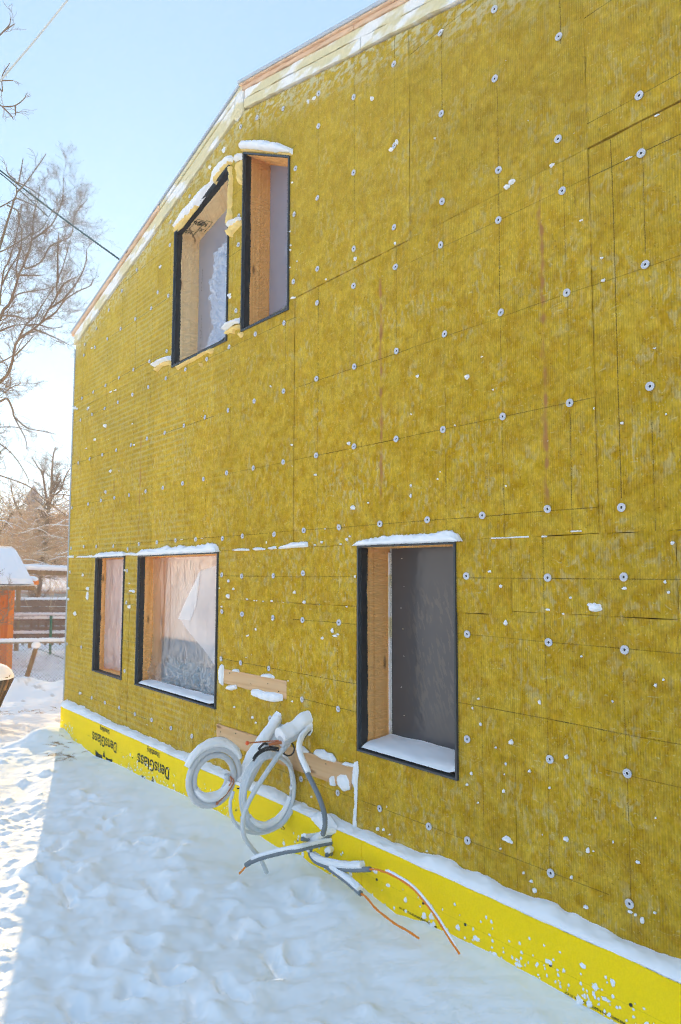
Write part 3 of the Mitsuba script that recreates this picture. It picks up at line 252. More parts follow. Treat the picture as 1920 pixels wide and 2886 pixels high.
M('clear_tube', two({'type': 'blendbsdf', 'weight': .45, 'a': {'type': 'principledthin', 'base_color': rgb(.82, .86, .88), 'roughness': .35, 'diff_trans': 1.2, 'spec_trans': .4, 'eta': 1.3}, 'b': {'type': 'principled', 'base_color': rgb(.55, .60, .64), 'roughness': .35, 'specular': .5}}) if False else rough(rgb(.53, .58, .61), .3, .6))
M('conduit_grey', rough(rgb(.155, .185, .215), .45, .4))
M('copper', two({'type': 'principled', 'base_color': rgb(.55, .20, .085), 'roughness': .38, 'metallic': .6}))
M('orange_wire', rough(rgb(.78, .22, .012), .5, .4))
M('red_cap', rough(rgb(.75, .10, .02), .5, .4))
M('black_rubber', rough(rgb(.018, .018, .018), .5, .4))
def film_h(amp, f1, stretch):
    def f(p, n, uv): return amp * (fbm(p.x * f1 + 2.5 * noise(p.x * 5, p.z * 4), p.z * f1 * stretch, 2, 3) + .22 * noise(p.x * f1 * 4 + 5 * noise(p.x * 9, p.z * 9), p.z * f1 * 3.2 * stretch))
    return proc(f, 2e-3)
def film(col, weight, h, r=.12):
    return {'type': 'blendbsdf', 'weight': weight,
        'a': {'type': 'thindielectric', 'int_ior': 1.45},
        'b': two({'type': 'bumpmap', 'scale': 1.0, 'tex': h, 'bsdf': {'type': 'principled', 'base_color': col, 'roughness': r, 'specular': .75}})}
M('film_clear', film(rgb(.82, .80, .82), .11, film_h(.03, 9, .35)))
M('film_flap', film(rgb(.80, .79, .81), .55, film_h(.008, 5, .5), .3))
M('film_milky', film(rgb(.76, .74, .78), .36, film_h(.03, 9, .35)))
M('film_painted_gleam', film(rgb(.64, .76, .95), .42, film_h(.006, 10, .5), .06))  # pale blue stands in for sky highlights on the gathered folds
M('film_veil', film(rgb(.80, .79, .83), .36, film_h(.008, 5, .5), .3))
M('film_crease_gleam', film(rgb(.30, .42, .50), .34, film_h(.012, 16, .8), .05))  # bluish colour stands in for sky reflected in the creases
M('film_blue', film(rgb(.34, .335, .39), .80, film_h(.012, 8, .5), .12))
M('film_violet', film(rgb(.31, .31, .385), .82, film_h(.016, 4, .5), .22))
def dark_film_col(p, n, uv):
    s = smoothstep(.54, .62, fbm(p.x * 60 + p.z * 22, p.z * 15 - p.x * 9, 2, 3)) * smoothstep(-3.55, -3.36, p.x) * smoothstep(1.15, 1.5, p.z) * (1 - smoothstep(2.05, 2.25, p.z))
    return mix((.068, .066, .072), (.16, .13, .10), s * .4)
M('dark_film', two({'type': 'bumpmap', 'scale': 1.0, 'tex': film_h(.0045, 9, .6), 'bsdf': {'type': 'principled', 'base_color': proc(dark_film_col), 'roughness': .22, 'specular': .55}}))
def bark(p, n, uv): return mix((.17, .11, .07), (.30, .21, .14), fbm(p.x * 14, p.y * 14, p.z * 3, 3))
M('bark', two({'type': 'diffuse', 'reflectance': proc(bark)}))
M('twig', two({'type': 'diffuse', 'reflectance': rgb(.26, .19, .13)}))
M('gold_twig', two({'type': 'diffuse', 'reflectance': rgb(.58, .42, .25)}))
def stump_bark(p, n, uv):
    a = dr.atan2(p.y + .55, p.x + 10.5); return mix((.06, .042, .026), (.22, .155, .09), smoothstep(.3, .8, fbm(a * 17 + 2.5 * noise(p.z * 6, a * 3), p.z * 4.2, 2, 4)))
M('stump_bark', two({'type': 'bumpmap', 'scale': 1.0, 'tex': proc(lambda p, n, uv: .07 * fbm(dr.atan2(p.y + .55, p.x + 10.5) * 17 + 2.5 * noise(p.z * 6, dr.atan2(p.y + .55, p.x + 10.5) * 3), p.z * 4.2, 2, 4), 3e-3), 'bsdf': {'type': 'diffuse', 'reflectance': proc(stump_bark)}}))
M('shed_orange', two({'type': 'principled', 'base_color': grain((.66, .17, .016), (.55, .125, .010)), 'roughness': .65, 'specular': .2}))
M('shed_trim', two({'type': 'principled', 'base_color': grain((.80, .235, .02), (.70, .19, .016), False), 'roughness': .6, 'specular': .2}))
M('fence_wood', two({'type': 'principled', 'base_color': grain((.24, .145, .10), (.16, .09, .06), axis='x'), 'roughness': .85, 'specular': .1}))
M('post_wood', two({'type': 'principled', 'base_color': grain((.30, .185, .09), (.19, .11, .05), False), 'roughness': .85, 'specular': .1}))
M('galvanised', rough(rgb(.33, .26, .18), .5, .5))
M('green_paint', rough(rgb(.015, .15, .09), .5, .4))
M('siding_blue', rough(rgb(.42, .52, .58), .7, .2))
M('far_brick', two({'type': 'diffuse', 'reflectance': proc(lambda p, n, uv: mix((.38, .26, .20), (.48, .35, .29), fbm(p.x * 2, p.y * 2, p.z * 4, 3)))}))
M('far_roof', rough(rgb(.36, .29, .27), .9, .1))
M('cable_green', rough(rgb(.02, .055, .05), .5, .4))
M('cable_white', rough(rgb(.62, .62, .58), .5, .4))
M('dry_grass', two({'type': 'diffuse', 'reflectance': rgb(.28, .19, .09)}))

# ------------------------------------------------------------------ the ground: one sheet of trampled snow
_ex = np.array([-40, -9.75] + [e[0] for e in SNOWEDGE] + [3]); _ez = np.array([.12, .15] + [e[1] for e in SNOWEDGE] + [.29])
def axis(stops):
    out = []
    for (a, da), (b, db) in zip(stops[:-1], stops[1:]):
        n = max(2, int(abs(b - a) / ((da + db) / 2))); s = np.linspace(0, 1, n, endpoint=False)
        out += list(a + (b - a) * (s * da * 2 + s * s * (db - da)) / (da + db))
    return np.array(out + [stops[-1][0]])
gx = np.r_[-2500, -700, -220, axis([(-90, 6), (-40, 1.2), (-20, .12), (-11, .05), (-7, .03), (-1.4, .022), (.4, .05), (3, .5)]), 10, 40, 200, 2500]
gy = np.r_[-2500, -500, -80, -20, axis([(-9, .8), (-5, .06), (-4.0, .028), (-.0, .028), (.2, .05), (5, .10), (14, .8)]), 25, 60, 200, 700, 2500]
X, Y = np.meshgrid(gx, gy); P2 = np.stack([X, Y, np.zeros_like(X)], -1)
fwd = np.array([-.77699, .62378])
near = np.clip(1 - np.abs(np.hypot(X, Y) - 0) / 60, 0, 1)
edge = np.interp(X, _ex, _ez); d = np.clip(-.08 - Y, 0, None)
Zg = .10 + (edge - .10) * np.exp(-(d / .75) ** 1.3)
mask_left = 1 / (1 + np.exp(np.clip((X + 9.45) * 9, -50, 50))); Zg = Zg * (1 - mask_left) + .10 * mask_left
lump = meshkit.fbm(P2 * 1.5 + 3, 3, 1) - .5; lump2 = meshkit.fbm(P2 * 4.2 + 9, 3, 2) - .5; lump3 = meshkit.fbm(P2 * 11 + 1, 3, 3) - .5
lump4 = meshkit.fbm(P2 * 27 + 5, 3, 13) - .5; tramp = np.clip(3.2 * (meshkit.fbm(P2 * .9 + 60, 2, 31) - .42), 0, 1)
ridged = np.abs(meshkit.fbm(P2 * 2.6 + 20, 3, 5) - .5)
calm = np.clip(.25 + d / .9, .25, 1)
Zg += near * calm * (.10 * lump + .066 * lump2 + .034 * lump3 * np.clip(.3 + 2.2 * meshkit.noise(P2 * 1.1, 41), 0, 1.6) + .030 * lump4 * (.25 + tramp) + .030 * np.abs(lump3) * tramp + .10 * np.clip(.08 - ridged, 0, 1))
# rutted, packed path beyond the corner of the house
path = np.clip((-8.6 - X) / 1.2, 0, 1) * np.clip((X + 13) / 1.0, 0, 1)
st = np.stack([(X * fwd[0] + Y * fwd[1]) * 5.5, (X * fwd[1] - Y * fwd[0]) * 1.3, np.zeros_like(X)], -1)
Zg += path * (.10 * (meshkit.fbm(st, 4, 8) - .5) + .03 * (meshkit.fbm(P2 * 9, 2, 4) - .5))
# bank thrown up along the wire fence
dep = (X - EYE[0]) * fwd[0] + (Y - EYE[1]) * fwd[1]
Zg += .26 * np.exp(-((dep - 12.9 + 0.5 * (meshkit.noise(P2 * .9, 3) - .5)) / .55) ** 2) * (1 + .9 * (meshkit.fbm(P2 * 2.2, 3, 6) - .5)) * (X < -9.3)
Zg += .07 * np.exp(-((dep - 12.0) / .3) ** 2) * (meshkit.fbm(P2 * 3.1, 3, 16) - .2) * (X < -9.3)
# small drift against the corner of the house
Zg += .15 * np.exp(-((X + 9.25) / .30) ** 2 - ((Y + .30) / .26) ** 2)
Zg -= .075 * np.exp(-((X + 4.45) / .38) ** 2 - ((Y + .32) / .24) ** 2)
def stamp(cx, cy, ang, L, W, depth, rim=.35):
    i0, i1 = np.searchsorted(gx, [cx - .5, cx + .5]); j0, j1 = np.searchsorted(gy, [cy - .5, cy + .5])
    x, y = X[j0:j1, i0:i1] - cx, Y[j0:j1, i0:i1] - cy
    wp = np.stack([(x + cx) * 9, (y + cy) * 9, x * 0], -1); x = x + .12 * (meshkit.noise(wp, 11) - .5); y = y + .12 * (meshkit.noise(wp, 12) - .5)
    u, v = x * math.cos(ang) + y * math.sin(ang), -x * math.sin(ang) + y * math.cos(ang)
    r = np.sqrt((u / L) ** 2 + (v / W) ** 2)
    Zg[j0:j1, i0:i1] += -depth * np.exp(-(r / .98) ** 4) + rim * depth * np.exp(-((r - 1.55) / .3) ** 2) * (.3 + 1.1 * meshkit.noise(np.stack([x * 9 + cx, y * 9, x * 0], -1), 5))
r1 = np.random.default_rng(21)
for fx, fy in FOOT: stamp(fx, fy, math.radians(160) + r1.normal(0, .45), r1.uniform(.09, .14), r1.uniform(.035, .055), r1.uniform(.035, .065))
for _ in range(22):
    cx, cy = r1.uniform(-9, -.6), r1.uniform(-3.2, -.7)
    if -.08 - cy > .35: stamp(cx, cy, r1.uniform(0, 6.3), r1.uniform(.08, .24), r1.uniform(.05, .12), r1.uniform(.006, .02), .5)
for _ in range(45):
    cx, cy = r1.uniform(-13, -8.6), r1.uniform(-2.5, 1.2); stamp(cx, cy, r1.uniform(0, 6.3), .13, .06, r1.uniform(.02, .045), .6)
for _ in range(200):          # loose lumps thrown up by boots
    cx, cy = r1.uniform(-9, -1), r1.uniform(-3.3, -.5); s = .02 + .06 * r1.random() ** 2.5
    i0, i1 = np.searchsorted(gx, [cx - .3, cx + .3]); j0, j1 = np.searchsorted(gy, [cy - .3, cy + .3])
    Zg[j0:j1, i0:i1] += s * .6 * np.exp(-(((X[j0:j1, i0:i1] - cx) / s) ** 2 + ((Y[j0:j1, i0:i1] - cy) / (s * .8)) ** 2) ** 1.5)
def ground_z(x, y):
    i = np.clip(np.searchsorted(gx, x), 1, len(gx) - 1); j = np.clip(np.searchsorted(gy, y), 1, len(gy) - 1); return float(Zg[j, i])
nx, ny = len(gx), len(gy); ii, jj = np.meshgrid(np.arange(nx - 1), np.arange(ny - 1)); a = (jj * nx + ii).ravel()
put('snow_ground', (np.c_[X.ravel(), Y.ravel(), Zg.ravel()], np.c_[a, a + 1, a + nx + 1, a + nx]), 'ground_snow', True, kind='structure', label='trampled snow over the whole yard, blue in the shade of the house')

# ------------------------------------------------------------------ the house: gable wall clad with mineral wool boards
H = 'house'
XL, XR, RX, RZ = -9.475, -1.06, -5.265, 6.31
def top_z(x, off=0.0): return np.where(np.asarray(x) < RX, RZ - .2525 * (RX - np.asarray(x)), RZ - .2515 * (np.asarray(x) - RX)) + off
gable = sg.Polygon([(XL, .56), (XR, .56), (XR, float(top_z(XR))), (RX, RZ), (XL, float(top_z(XL)))])
WIN = {   # outlines of the black frames in the wall plane (x, z)
    'narrow': [(-8.482, 2.432), (-7.616, 2.432), (-7.616, 1.100), (-8.482, 1.108)],
    'wide': [(-7.250, 2.430), (-5.548, 2.432), (-5.552, 1.091), (-7.246, 1.094)],
    'tall': [(-3.668, 2.433), (-2.800, 2.431), (-2.804, 1.100), (-3.668, 1.101)],
    'sloped': [(-6.545, 5.690), (-5.455, 5.915), (-5.455, 4.288), (-6.545, 4.290)],
    'upper': [(-5.214, 5.912), (-4.505, 5.546), (-4.503, 4.291), (-5.214, 4.303)]}
holes = so.unary_union([sg.Polygon(w).buffer(-.006, join_style=2) for w in WIN.values()] + [sg.Polygon(PLY1), sg.Polygon(PLY2)])
def rect(x0, x1, z0, z1): return sg.box(min(x0, x1), min(z0, z1), max(x0, x1), max(z0, z1))
cells = []
V6 = [XL - .1, -8.245, -6.972, -5.715, -4.428, -3.161, -1.899, XR + .1]
for x0, x1 in zip(V6[:-1], V6[1:]): cells += [rect(x0, x1, 4.3635 + .0025 * (x0 > -2), 7), rect(x0, x1, 2.44, 4.362 - .003 * (x1 > -1.5))]
for x0, x1 in ((XL - .1, -8.5), (-8.5, -7.262), (-7.262, -5.55), (-5.55, -4.266), (-4.266, -3.664), (-3.664, -2.417), (-2.417, -1.529), (-1.529, XR + .1)):
    cells.append(rect(x0, x1, 2.03 + (.022 if x0 > -2.5 else 0), 2.44))
for x0, x1 in ((XL - .1, -8.695), (-8.695, -7.46), (-7.46, -6.195), (-6.195, -4.935), (-4.935, -3.69), (-3.69, -2.417), (-2.417, XR + .1)):
    cells.append(rect(x0, x1, .5, 2.03 + (.022 if x0 > -2.5 else 0)))
r2 = np.random.default_rng(5)
def ragged(poly, amp=.0022, seed=0):
    p = poly.segmentize(.12); c = np.array(p.exterior.coords)[:-1]; rr = np.random.default_rng(seed)
    c = c + rr.normal(0, amp, c.shape); q = sg.Polygon(c, [r.coords for r in p.interiors]); return q if q.is_valid else q.buffer(0)
nb = 0
for c in cells:
    g = c.intersection(gable).buffer(-.0010, join_style=2).difference(holes)
    for piece in getattr(g, 'geoms', [g]):
        if piece.is_empty or piece.area < .004: continue
        nb += 1; yf = r2.uniform(-.003, .003)
        put('insulation_board', wall_prism(ragged(piece, .0012, nb), yf, .10), 'wool', parent=H)
# structural wall behind the boards, with the window openings
core = gable.buffer(-.012).difference(so.unary_union([sg.Polygon(w).buffer(.003, join_style=2) for w in WIN.values()]))
put('sheathing', wall_prism(core, .104, .29), 'dark_void', parent=H)
put('side_wall', box(XL + .005, XL + .25, .101, 9.0, -.2, 5.20), 'wool', parent=H, label='left side wall of the house seen edge on')
put('side_wall', box(XR - .25, XR - .005, .101, 9.0, -.2, 5.20), 'wool', parent=H)
put('back_wall', wall_prism(gable.union(rect(XL, XR, -.2, .6)), 8.8, 9.0), 'wool', parent=H)
put('corner_bead', bevel_box(XL - .012, XL + .004, -.012, .10, .62, float(top_z(XL)) - .05, .003), 'membrane', parent=H)
labels_house = 'unfinished gable-ended house clad in yellow mineral wool boards, window openings covered with plastic sheet'
note(H, labels_house, 'house')

# roof edge: two courses of rigid foam, a timber course and the roof skin, on both slopes
def slope_strip(x0, x1, o0, o1, yf, yb, seed=0, jag=.004):
    rr = np.random.default_rng(seed); xs = np.linspace(x0, x1, max(3, int(abs(x1 - x0) / .09)))
    lo = np.c_[xs, top_z(xs, o0) + rr.normal(0, jag, len(xs))]; hi = np.c_[xs, top_z(xs, o1) + rr.normal(0, jag * .5, len(xs))]
    return wall_prism(sg.Polygon(np.vstack([lo, hi[::-1]])).buffer(0), yf, yb)
for i, (x0, x1) in enumerate(((XL - .03, -7.75), (-7.745, -5.375))):
    put('roof_foam', slope_strip(x0, x1, .018, .084, -.018, .35, 30 + i), 'rigid_foam', parent=H)
    put('roof_foam', slope_strip(x0, x1, .096, .172, -.012, .35, 40 + i), 'rigid_foam', parent=H)
for i, (x0, x1) in enumerate(((-5.20, -3.63), (-3.622, -1.0))):
    put('roof_foam', slope_strip(x0, x1, .018, .098, -.018, .35, 50 + i), 'rigid_foam', parent=H)
    put('roof_foam', slope_strip(x0 - (.012 if i else 0), x1, .110, .184, -.012, .35, 60 + i), 'rigid_foam', parent=H)
put('fascia', slope_strip(XL - .10, -6.9, .178, .226, -.03, .35, 70, .002), 'fascia_wood', parent=H)
put('fascia', slope_strip(-6.893, -5.30, .180, .222, -.022, .35, 71, .003), 'rigid_foam', parent=H)
put('fascia', slope_strip(-5.235, -3.70, .190, .222, -.022, .35, 72, .003), 'fascia_wood', parent=H)
put('fascia', slope_strip(-3.693, -1.0, .190, .222, -.022, .35, 73, .003), 'fascia_wood', parent=H)
put('drip_edge', slope_strip(-5.255, -1.0, .226, .241, -.04, .0, 74, .0), 'fascia_wood', parent=H)
put('roof', cat_([slope_strip(XL - .14, RX, .232, .256, -.035, 9.1, 75, .0), slope_strip(RX, XR + .1, .244, .272, -.05, 9.1, 76, .0)]), 'membrane', parent=H)
rag = [(-9.5, .25)] + [(x, .256 + .11 * max(0, float(meshkit.fbm(np.array([[x * 2.2, 0., 4.]]), 3, 8)[0]) - .48) + .012 * r2.random()) for x in np.arange(-8.8, -5.5, .05)] + [(-5.5, .25)]
put('roof_felt', wall_prism(sg.Polygon([(x, float(top_z(x, o))) for x, o in rag] + [(x, float(top_z(x, .25))) for x, _ in rag[::-1]]).buffer(0), .0, .04), 'dark_felt', parent=H, label='ragged dark felt along the left roof edge')
put('spray_foam', pillow(sg.Polygon([(-5.40, 6.30), (-5.36, 6.45), (-5.33, 6.53), (-5.27, 6.56), (-5.22, 6.54), (-5.225, 6.4), (-5.215, 6.30), (-5.27, 6.27), (-5.33, 6.25)]), .03, 3, back=.2, rough=.8), 'rigid_foam', True, parent=H, label='pale foam lump closing the peak of the gable')

# ledge of yellow sheathing along the foot of the wall
jx = sorted([XL + .10] + [j[0] for j in JOINTS] + [XR])
jx[0] = -9.335
for i, (x0, x1) in enumerate(zip(jx[:-1], jx[1:])):
    put('sheathing_panel', bevel_box(x0 + .0016, x1 - .0016, -.080, -.045, -.3, .594, .002), 'panel', parent=H)
put('footing', box(-9.33, XR, -.044, .10, -.3, .585), 'dark_void', parent=H)
def lettering(txt, x_right, z_bottom_flip, height, width, bold):
    m = meshkit.text_mesh(txt, height, .0012, bold); b = m.bounds; v = np.array(m.vertices)
    v[:, 0] = (v[:, 0] - b[0, 0]) * width / (b[1, 0] - b[0, 0]); out = np.c_[x_right - v[:, 0], -.0802 - v[:, 2], z_bottom_flip - v[:, 1]]
    k = trimesh.Trimesh(out, m.faces, process=False); k.fix_normals(); return k
for xr, zb in ((-7.512, .466), (-6.262, .466)):      # printed upside down, as the board was fixed
    put('lettering', lettering('Dens', xr, zb, .103, .315, True), 'ink', parent=H, label='upside down black lettering printed on the yellow board')
    put('lettering', lettering('Glass', xr - .325, zb, .103, .385, True), 'ink', parent=H)
    put('lettering', lettering('Sheathing', xr - .205, zb + .098, .046, .275, True), 'ink', parent=H)
    for q in ([(-.60, .282), (-.585, .20), (-.50, .18), (-.40, .18), (-.395, .262), (-.49, .262)], [(-.345, .324), (-.385, .255), (-.31, .255)], [(-.30, .270), (-.24, .20), (-.11, .20), (-.105, .278), (-.22, .262)]):
        put('emblem', wall_prism(sg.Polygon([(xr + a, b) for a, b in q]), -.0814, -.0798), 'ink', parent=H)
def tiny(txt, x_right, z, h, w): return lettering(txt, x_right, z, h, w, False)
put('small_print', cat_([tiny('WWW.DENSGLASS.COM FOR QUESTIONS OR CALL 1-800-225-6119', -2.905, .3085, .0105, .30), tiny('WWW.DENSGLASS.COM FOR QUESTIONS OR CALL 1-800-225-6119', -1.79, .318, .0105, .30)]), 'ink', parent=H)
for x, z in SCREWS[:8] + SCREWS[8:]:
    c = trimesh.creation.cylinder(.0075, .004, sections=12); c.apply_transform(trimesh.transformations.rotation_matrix(math.pi / 2, [1, 0, 0])); c.apply_translation([x, -.0812, z])
    put('panel_screw', c, 'screw_steel', parent=H)

# plywood backing strips
for q, pz in ((PLY1, 0), (PLY2, 1)):
    put('plywood_strip', wall_prism(ragged(sg.Polygon(q).buffer(-.002), .001, 90 + pz), -.012 + .012 * (1 - pz), .08), 'plywood', parent=H)
for x, z in [(-5.33, 1.42), (-5.0, 1.37), (-4.75, 1.40), (-4.6, 1.36), (-5.45, .92), (-5.2, .95), (-4.95, .9), (-4.5, .93), (-4.0, .95), (-3.85, .88)]:
    c = trimesh.creation.cylinder(.005, .003, sections=8); c.apply_transform(trimesh.transformations.rotation_matrix(math.pi / 2, [1, 0, 0])); c.apply_translation([x, -.0005 if z > 1.2 else -.0125, z]); put('strip_screw', c, 'screw_steel', parent=H)

# fixing washers: slotted plastic discs with a sunk screw
def washer_mesh():
    disc = sg.Point(0, 0).buffer(.0205, 20)
    slots = [affinity.rotate(sg.box(.0105, -.0008, .0155, .0008), 45 * k + 10, origin=(0, 0)) for k in range(8)]
    s = disc.difference(so.unary_union(slots + [sg.Point(0, 0).buffer(.0066, 12)]))
    m = wall_prism(s, -.0035, .0005); dish = sg.Point(0, 0).buffer(.0205, 20).difference(sg.Point(0, 0).buffer(.0185, 20))
    return cat_([m, wall_prism(dish, -.0050, -.0036)])
WM = ply(washer_mesh(), 'washer_plastic')
WS = ply(wall_prism(sg.Point(0, 0).buffer(.0175, 12), -.0008, .001), 'screw_steel')
for i, (x, z) in enumerate(WASHERS):
    k = fkey(H + '__washer'); t = T4().translate([x, -.0035, z]).rotate([0, 1, 0], float(r2.uniform(0, 360))).rotate([1, 0, 0], float(r2.normal(0, 4))).rotate([0, 0, 1], float(r2.normal(0, 4)))
    scene[k] = {**WM, 'to_world': t}; scene[k + '__screw'] = {**WS, 'to_world': t}

# ---- windows
WINDOW_LABEL = {'narrow': 'narrow lower opening nearest the corner, hung with clear sheet', 'wide': 'wide lower opening with a loose flap of clear sheet', 'tall': 'upright lower opening closed with dark sheet', 'sloped': 'upper opening with a sloping head', 'upper': 'upper opening with a slanted head beside the sloping one'}
def brush(n, seed): return np.random.default_rng(seed).normal(0, .5, n).cumsum() * .0
def window(name, film_mat, wood, depth=.268):
    q = np.array(WIN[name]); tl, tr_, br, bl = q; k = fkey(H + '__window')
    outer = sg.Polygon(q); inner = outer.buffer(-.013, join_style=2)
    scene[k] = ply(wall_prism(outer.difference(inner), -.016, .012), 'frame_edge'); note(k, WINDOW_LABEL[name])
    rr = np.random.default_rng(sum(map(ord, name)))
    ip = np.array(inner.exterior.coords)[:-1]; ip = ip[np.lexsort((ip[:, 0],))]
    L = sorted(ip[:2].tolist(), key=lambda t: t[1]); R = sorted(ip[2:].tolist(), key=lambda t: t[1]); (xl, zlb), (_, zlt), (xr, zrb), (_, zrt) = *L, *R
    edgew = .064
    def lining(a, b, nrm, mat_front, mat_back, part):     # one reveal: black-coated front with a brushed edge, bare wood behind
        a, b, nrm = np.array(a), np.array(b), np.array(nrm); n = int(np.linalg.norm(b - a) / .012) + 2
        s = np.linspace(0, 1, n); ed = edgew + .0035 * meshkit.fbm(np.c_[s * 9, s * 0, s * 0 + rr.uniform(0, 9)], 2) * 4 - .006 + rr.normal(0, .0016, n); ed[[0, -1]] = edgew
        L0 = a + (b - a) * s[:, None]
        def sheet(y0, y1, th):
            v, f = [], []
            for p, ya, yb in zip(L0, np.broadcast_to(y0, n), np.broadcast_to(y1, n)): v += [(p[0], ya, p[1]), (p[0], yb, p[1]), (p[0] + nrm[0] * th, ya, p[1] + nrm[1] * th), (p[0] + nrm[0] * th, yb, p[1] + nrm[1] * th)]
            for i in range(n - 1):
                o = 4 * i; f += [(o, o + 1, o + 5, o + 4), (o + 2, o + 6, o + 7, o + 3), (o, o + 4, o + 6, o + 2), (o + 1, o + 3, o + 7, o + 5)]
            m = trimesh.Trimesh(np.array(v), np.vstack([[t[0], t[1], t[2]] for t in f] + [[t[0], t[2], t[3]] for t in f]), process=False); return m
        kk = fkey(k + '__' + part); scene[kk] = ply(sheet(.012, ed, .0012 if mat_front != mat_back else .0), mat_front)
        kk2 = fkey(k + '__' + part + '_board'); scene[kk2] = ply(cat_([sheet(.012, .30, 0), sheet(.3, .302, -.02)]), mat_back)
    lining((xl, zlb), (xl, zlt), (1, 0), 'black_coating', wood, 'jamb')
    lining((xr, zrb), (xr, zrt), (-1, 0), 'black_coating', wood, 'jamb')
    hd = np.array([zlt - zrt, xr - xl]); hd = hd / np.linalg.norm(hd)
    lining((xl, zlt), (xr, zrt), (-hd[0], -hd[1]), 'black_coating' if name == 'sloped' else wood, wood, 'head')
    lining((xl, zlb), (xr, zrb), (0, 1), 'black_coating', wood, 'sill')
    return k, xl, xr, zlb, zrb, zlt, zrt
def sheet_grid(xl, xr, zb, ztl, ztr, fn, nx=60, nz=80):
    u, w = np.meshgrid(np.linspace(0, 1, nx), np.linspace(0, 1, nz)); x = xl + (xr - xl) * u; zt = ztl + (ztr - ztl) * u; z = zb + (zt - zb) * w
    y = fn(u, w, x, z); v = np.c_[x.ravel(), y.ravel(), z.ravel()]; i, j = np.meshgrid(np.arange(nx - 1), np.arange(nz - 1)); a = (j * nx + i).ravel()
    return v, np.c_[a, a + 1, a + nx + 1, a + nx]
def fb(x, z, s, seed=0, o=3): return meshkit.fbm(np.stack([x * s, z * s, x * 0], -1), o, seed) - .5
def sub(k, name, mesh, mat, smooth=False, label=None):
    kk = fkey(k + '__' + name); scene[kk] = ply(mesh, mat, smooth); note(kk, label); return kk
# upright lower opening: dark sheet
k, xl, xr, zlb, zrb, zlt, zrt = window('tall', None, 'jamb_wood')
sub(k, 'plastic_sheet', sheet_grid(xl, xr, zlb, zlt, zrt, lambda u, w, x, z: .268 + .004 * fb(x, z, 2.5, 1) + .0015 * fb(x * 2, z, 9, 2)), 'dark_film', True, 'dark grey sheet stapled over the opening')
sub(k, 'sealant_bead', cat_([box(xl + .001, xl + .012, .252, .266, zlb, zlt - .03), box(xl + .02, xl + .024, .26, .263, zlb, zlt)]), 'rigid_foam')
sub(k, 'staple', cat_([box(xl + .13 + .014 * math.sin(i * 2.3), xl + .137 + .014 * math.sin(i * 2.3), .258, .262, z + .03 * math.sin(i * 5), z + .03 * math.sin(i * 5) + .003) for i, z in enumerate(np.linspace(zlb + .06, zlt - .06, 8))]), 'rigid_foam')
# wide lower opening: clear sheet over a half-height board, with a loose triangular flap
k, xl, xr, zlb, zrb, zlt, zrt = window('wide', None, 'jamb_wood')
def wide_y(u, w, x, z):
    y = .155 + .05 * (1 - np.abs(2 * u - 1)) + .02 * fb(x, z * .25, 5, 3) + .02 * fb(x * 3, z * .3, 6, 5) * (1 - u)
    low = np.exp(-((w - .07) / .11) ** 2); y = y + low * (.085 * np.abs(fb(x * 1.4 + z * 1.2, z * 1.6, 7, 8)) * 2 - .05) + .03 * low * np.abs(fb(x * 2 + z, z * 1.5, 9, 4))
    return np.minimum(y, .252)
sub(k, 'plastic_sheet', sheet_grid(xl + .002, xr - .002, zlb + .01, zlt - .012, zrt - .012, wide_y, 150, 130), 'film_clear', True, 'clear sheet gathered in creases at the bottom')
def flap(pts, seed, y0, wav):
    fm = pillow(sg.Polygon(pts), .006, seed, res=.02, y0=y0, rough=.3); v = np.array(fm.vertices); v[:, 1] += wav * fb(v[:, 0], v[:, 2], 3.5, 9); fm.vertices = v; return fm
sub(k, 'sheet_flap', flap([(-6.53, 1.80), (-6.10, 2.27), (-5.575, 2.36), (-5.575, 1.30), (-5.80, 1.42), (-6.18, 1.62)], 4, .125, .03), 'film_veil', True)
sub(k, 'sheet_flap', flap([(-6.54, 1.80), (-6.30, 2.06), (-6.085, 2.275), (-6.16, 1.95), (-6.27, 1.80)], 5, .108, .02), 'film_flap', True, 'loose corner of the sheet folded over as a pale triangle')
def crumple(u, w, x, z):
    return .20 - .10 * np.abs(fb(x * 2.2 - z * 1.5, z * 1.1 + x * .5, 6, 18)) * 2 - .05 * np.abs(fb(x * 1.5 + z * 2, z * 1.5, 15, 14)) + .05 * w
sub(k, 'sheet_fold', sheet_grid(-6.95, xr - .01, zlb + .03, zlb + .30, zlb + .22, crumple, 150, 60), 'film_crease_gleam', False, 'creased folds of the sheet along the sill, sky reflection painted in bluish')
sub(k, 'backing_board', box(xl, xr, .275, .285, zlb, 1.565), 'sheathing_grey', label='grey board behind the lower third of the sheet')
sub(k, 'backing_panel', box(xl, xr, .300, .31, zlb, zlt + .02), 'ply_pink')
sub(k, 'printed_strip', cat_([box(-6.475, -6.462, .20, .202, z, z + h) for z, h in ((2.28, .10), (1.86, .09), (1.74, .06), (1.38, .05), (1.23, .13))]), 'ink')
k, xl, xr, zlb, zrb, zlt, zrt = window('narrow', None, 'jamb_wood')
sub(k, 'plastic_sheet', sheet_grid(xl + .002, xr - .002, zlb + .008, zlt - .012, zrt - .012, lambda u, w, x, z: .12 + .06 * (1 - np.abs(2 * u - 1)) + .05 * fb(x * 2.2, z * .22, 4, 13) + .03 * fb(x * 3, z * .4, 7, 2) + .05 * np.exp(-(w / .12) ** 2) * fb(x * 2, z * 2, 6, 3), 90, 100), 'film_milky', True, 'clear sheet hanging in upright folds')
sub(k, 'backing_panel', box(xl, xr, .300, .31, zlb, zlt + .02), 'ply_pink')
k, xl, xr, zlb, zrb, zlt, zrt = window('sloped', None, 'jamb_pale')
